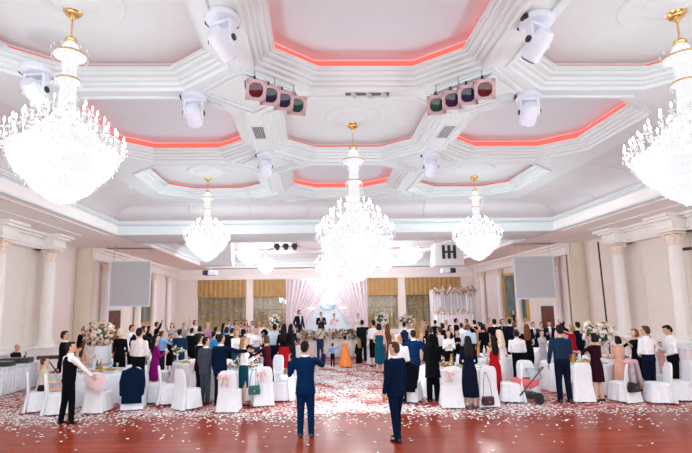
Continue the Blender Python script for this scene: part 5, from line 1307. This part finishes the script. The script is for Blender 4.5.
for s_ in (-1, 1):
    b = B(); b.tube([(s_*.4, -.2, .02), (-s_*.3, .1, .9)], .02, 8); b.obj('leg', black_plastic, t)
t = thing('draped_counter', 'tall white counter draped in pinkish cloth at the right edge', 'counter', (0, 0, 0))
pleated_box(10.15, 12.1, 13.0, 14.4, .02, 1.16, .035, .3).obj('drape', mat('white pink drape', (.82, .74, .78), .8, .05, 2), t)
b = B(); b.box((11.12, 13.7, 1.175), (2.0, 1.5, .03)); b.obj('top', cloth_white, t)
tag(pleated_box(-8.9, -8.0, 17.3, 18.1, .02, .76).obj('side_table', cloth_white), 'small white skirted table behind the keyboard by the left column', 'table')

# ------------------------------------------------------------------ stage
b = B(); b.box((.85, 27.2, .22), (6.4, 4.6, .44)); struct(b.obj('stage_floor', mat('white stage paint', (.75, .72, .72), .6)), 'low white stage at the rear')
t = thing('stage_table', 'long white skirted wedding table on the floor before the stage', 'table', (0, 0, 0))
pleated_box(-.35, 2.35, 24.0, 24.8, .02, 1.05, .03, .2).obj('table_skirt', mat('blush white skirt', (.82, .76, .77), .8, .03, 4), t)
b = B(); b.box((1.0, 24.4, 1.065), (2.8, .9, .03)); b.obj('tabletop', cloth_white, t)
rnd = random.Random(21)
t = thing('floral_garland', 'cream and russet floral garland along the wedding table and down its ends', 'flowers', (0, 0, 0))
b = B(); pts = []
for k in range(520):
    s_ = rnd.random()
    if s_ < .55: pts.append((rnd.uniform(-.6, 2.6), 23.95+rnd.gauss(0, .09), 1.12+rnd.gauss(0, .10)))
    elif s_ < .8: u = rnd.random(); pts.append((-.6-.55*u+rnd.gauss(0, .13), 23.9-.2*u+rnd.gauss(0, .08), max(.06, 1.15-1.0*u**1.3+rnd.gauss(0, .12))))
    else: u = rnd.random(); pts.append((2.55-.25*math.sin(u*3)+rnd.gauss(0, .12), 23.9-.1*u+rnd.gauss(0, .08), max(.06, 1.15-1.05*u+rnd.gauss(0, .1))))
floral(b, pts, .085, rnd, (0, 1, 1, 4, 4, 3), .8); o = b.obj('blossoms', PETALS, t); o['kind'] = 'stuff'
t = thing('stage_backdrop', 'pale blue white panel between pink drapes behind the couple', 'backdrop', (0, 0, 0))
b = B(); b.box((.83, 28.6, 2.3), (4.3, .06, 3.7)); b.obj('panel', mat('pale blue panel', (.74, .78, .86), .7, .04, 1), t)
for s_ in (-1, 1):
    b = B(); R_ = []; N = 90
    for i in range(13):
        u = i/12; z = 4.1-3.65*u
        outer = .83+s_*2.42; wd = 2.3*(1-u)**1.2*1.0+.62 if u < .85 else .62+2.3*.15**1.2
        row = []
        for j in range(N+1):
            v = j/N; row.append((outer-s_*wd*v, 28.42+.045*math.sin(2*PI*v*11)+.02*math.sin(30*v), z-.10*v*(1-u)*u*4))
        R_.append(row+[(p[0], p[1]+.03, p[2]) for p in row[::-1]])
    b.rings(R_); tag(b.obj('drape', mat('pink chiffon drape', (.90, .765, .815), .75, .03, 3), t), 'pink gathered drape')
b = B(); b.tube([(-1.65, 28.4, 4.12), (3.3, 28.4, 4.12)], .035, 8); b.obj('rail', white_plastic, t)
b = B()
ox, oz = .86, 2.66
def script(P): 
    b.tube([(ox+p[0]*1.1, 28.54, oz+p[1]*1.1) for p in P], .024, 6)
script([(-.55, .06), (-.47, .16), (-.36, .12), (-.30, .02), (-.24, -.14), (-.16, -.2), (-.08, -.05), (-.02, .12), (.03, .2)])
script([(.06, -.02)]+[(.12+.11*math.cos(a_), .0+.14*math.sin(a_)) for a_ in [PI-.3*i for i in range(22)]]+[(.3, .02)])
script([(.50, .2), (.44, .02), (.38, -.14), (.30, -.22), (.24, -.18), (.34, -.08), (.52, .0)])
script([(-.42, -.1), (-.2, -.28), (.1, -.3), (.4, -.26)])
b.obj('monogram', mat('blue grey lettering', (.22, .34, .50), .5, .05, 8), t)
for s_, wd in ((-1, 'left'), (1, 'right')):
    tt = thing('wall_lamp', 'glowing white lamp low on the stage panel, %s of the couple' % wd, 'lamp', (.83+s_*.95, 28.48, 2.42))
    b = B(); b.box((0, .05, 0), (.3, .05, .12)); b.obj('base', white_plastic, tt)
    b = B(); b.limb([(-.16, -.03, 0), (.16, -.03, 0)], [.06, .06], 10); b.obj('lamp_shade', mat('lit lamp tube', (1, .98, .96), .4, 0, 3, emit=.9), tt)
# flower arch
t = thing('flower_arch', 'white draped flower arch at the rear right', 'flower arch', (0, 0, 0)); ax0, ax1, ay = 8.35, 11.05, 32.6
b = B()
for xx in (ax0, ax1): b.tube([(xx, ay, 0), (xx, ay, 3.55)], .04, 8); b.tube([(xx, ay+1.2, 0), (xx, ay+1.2, 3.55)], .04, 8)
for yy in (ay, ay+1.2): b.tube([(ax0, yy, 3.5), (ax1, yy, 3.5)], .04, 8)
b.obj('frame', white_plastic, t)
white_chiffon = mat('white chiffon', (.84, .82, .85), .8, .03, 3)
for x0, x1 in ((ax0+.02, ax0+.55), (ax1-.55, ax1-.02)):
    b = B(); wave_sheet(b, x0, x1, .02, 3.45, ay+.03, .06, 4); b.obj('drape', white_chiffon, t)
b = B(); wave_sheet(b, ax0, ax1, .02, 3.45, ay+1.15, .05, 12); b.obj('back_drape', white_chiffon, t)
rnd = random.Random(5); b = B(); floral(b, [(rnd.uniform(ax0-.15, ax1+.15), ay+rnd.gauss(0, .10), 3.45+rnd.gauss(0, .13)) for _ in range(230)], .085, rnd, (0, 1, 1, 2, 4), .7); o = b.obj('blossoms', PETALS, t); o['kind'] = 'stuff'
b = B(); floral(b, [(rnd.uniform(ax0-.1, ax1-.3), ay-.35+rnd.gauss(0, .12), abs(1.95+rnd.gauss(0, .14))) for _ in range(90)], .09, rnd, (0, 1, 2, 0), .5)
t2 = thing('flower_arrangement', 'row of white and blush flowers on a stand before the flower arch', 'flowers', (0, 0, 0)); o = b.obj('blossoms', PETALS, t2); o['kind'] = 'stuff'
pleated_box(ax0-.1, ax1-.3, ay-.75, ay-.1, .02, 1.85, .03, .2).obj('stand', white_chiffon, t2)
# microphone in the groom's hand
t = thing('microphone', 'black microphone held by the groom', 'microphone', (.44, 25.83, 1.80), 0)
b = B(); b.lathe([(.012, -.14), (.016, 0), (.018, .02)], 10, M=Matrix.Rotation(-.7, 4, 'X')); b.obj('body', black_plastic, t)
b = B(); b.ell((0, .028, .035), (.027, .027, .03)); b.obj('head', grey_metal, t)
# camera strap
g_ = [o for o in bpy.data.objects if o.get('category') == 'person' and 'photographer' in o['label']][0]
b = B(); hgt = 1.67
b.tube([(.14, -.02, .83*hgt), (.05, -.145, .76*hgt), (-.06, -.15, .68*hgt), (-.155, -.09, .59*hgt), (-.17, 0, .56*hgt)], .016, 6); tag(b.obj('camera_strap', fab('black'), g_), 'black diagonal camera strap')

# ------------------------------------------------------------------ confetti
def confetti():
    rnd = random.Random(12); V = []; F = []
    def piece(x, y):
        z = .006 if y > 11.35-.012*(x-.7) else .004
        a = rnd.random()*6.28; l, w_ = rnd.uniform(.018, .042), rnd.uniform(.012, .024); c, s_ = math.cos(a), math.sin(a); k = rnd.uniform(0, .014); i = len(V)
        for u, v, dz in ((-l, -w_, 0), (0, -w_, k), (l, -w_, rnd.uniform(0, .008)), (l, w_, 0), (0, w_, k), (-l, w_, rnd.uniform(0, .008))): V.append((x+u*c-v*s_, y+u*s_+v*c, z+dz))
        F.append((i, i+1, i+4, i+5)); F.append((i+1, i+2, i+3, i+4))
    for _ in range(7000):
        while True:
            y = 11.4+9.5*rnd.random(); x = .95+rnd.gauss(0, 1.0)
            if math.sin(x*2.3+1.2*math.sin(y*2.1))*math.sin(y*3.1+1.5*math.sin(x*1.9))+.55*math.sin(x*5.1+y*2.7) > rnd.uniform(-1.0, .75): break
        piece(x, y)
    for _ in range(3000):
        x = rnd.uniform(-9, 5.5); piece(x, 11.65+rnd.gauss(0, .38)+.25*math.sin(x*1.3))
    for _ in range(620):
        x = rnd.uniform(-9, 9.5); y = 11.3-abs(rnd.gauss(0, 1.0)); piece(x, y)
    for _ in range(1800): piece(rnd.uniform(-10, -5.5), rnd.uniform(11.5, 15))
    for _ in range(900): piece(rnd.uniform(4.5, 9.5), rnd.uniform(10.9, 13))
    me = bpy.data.meshes.new('confetti'); me.from_pydata(V, [], F); me.materials.append(mat('white paper confetti', (.95, .93, .95), .7, .08, 2))
    tag(link('confetti', me), 'white paper confetti scattered over the carpet and wood floor', 'confetti', None, 'stuff')
confetti()
flush()
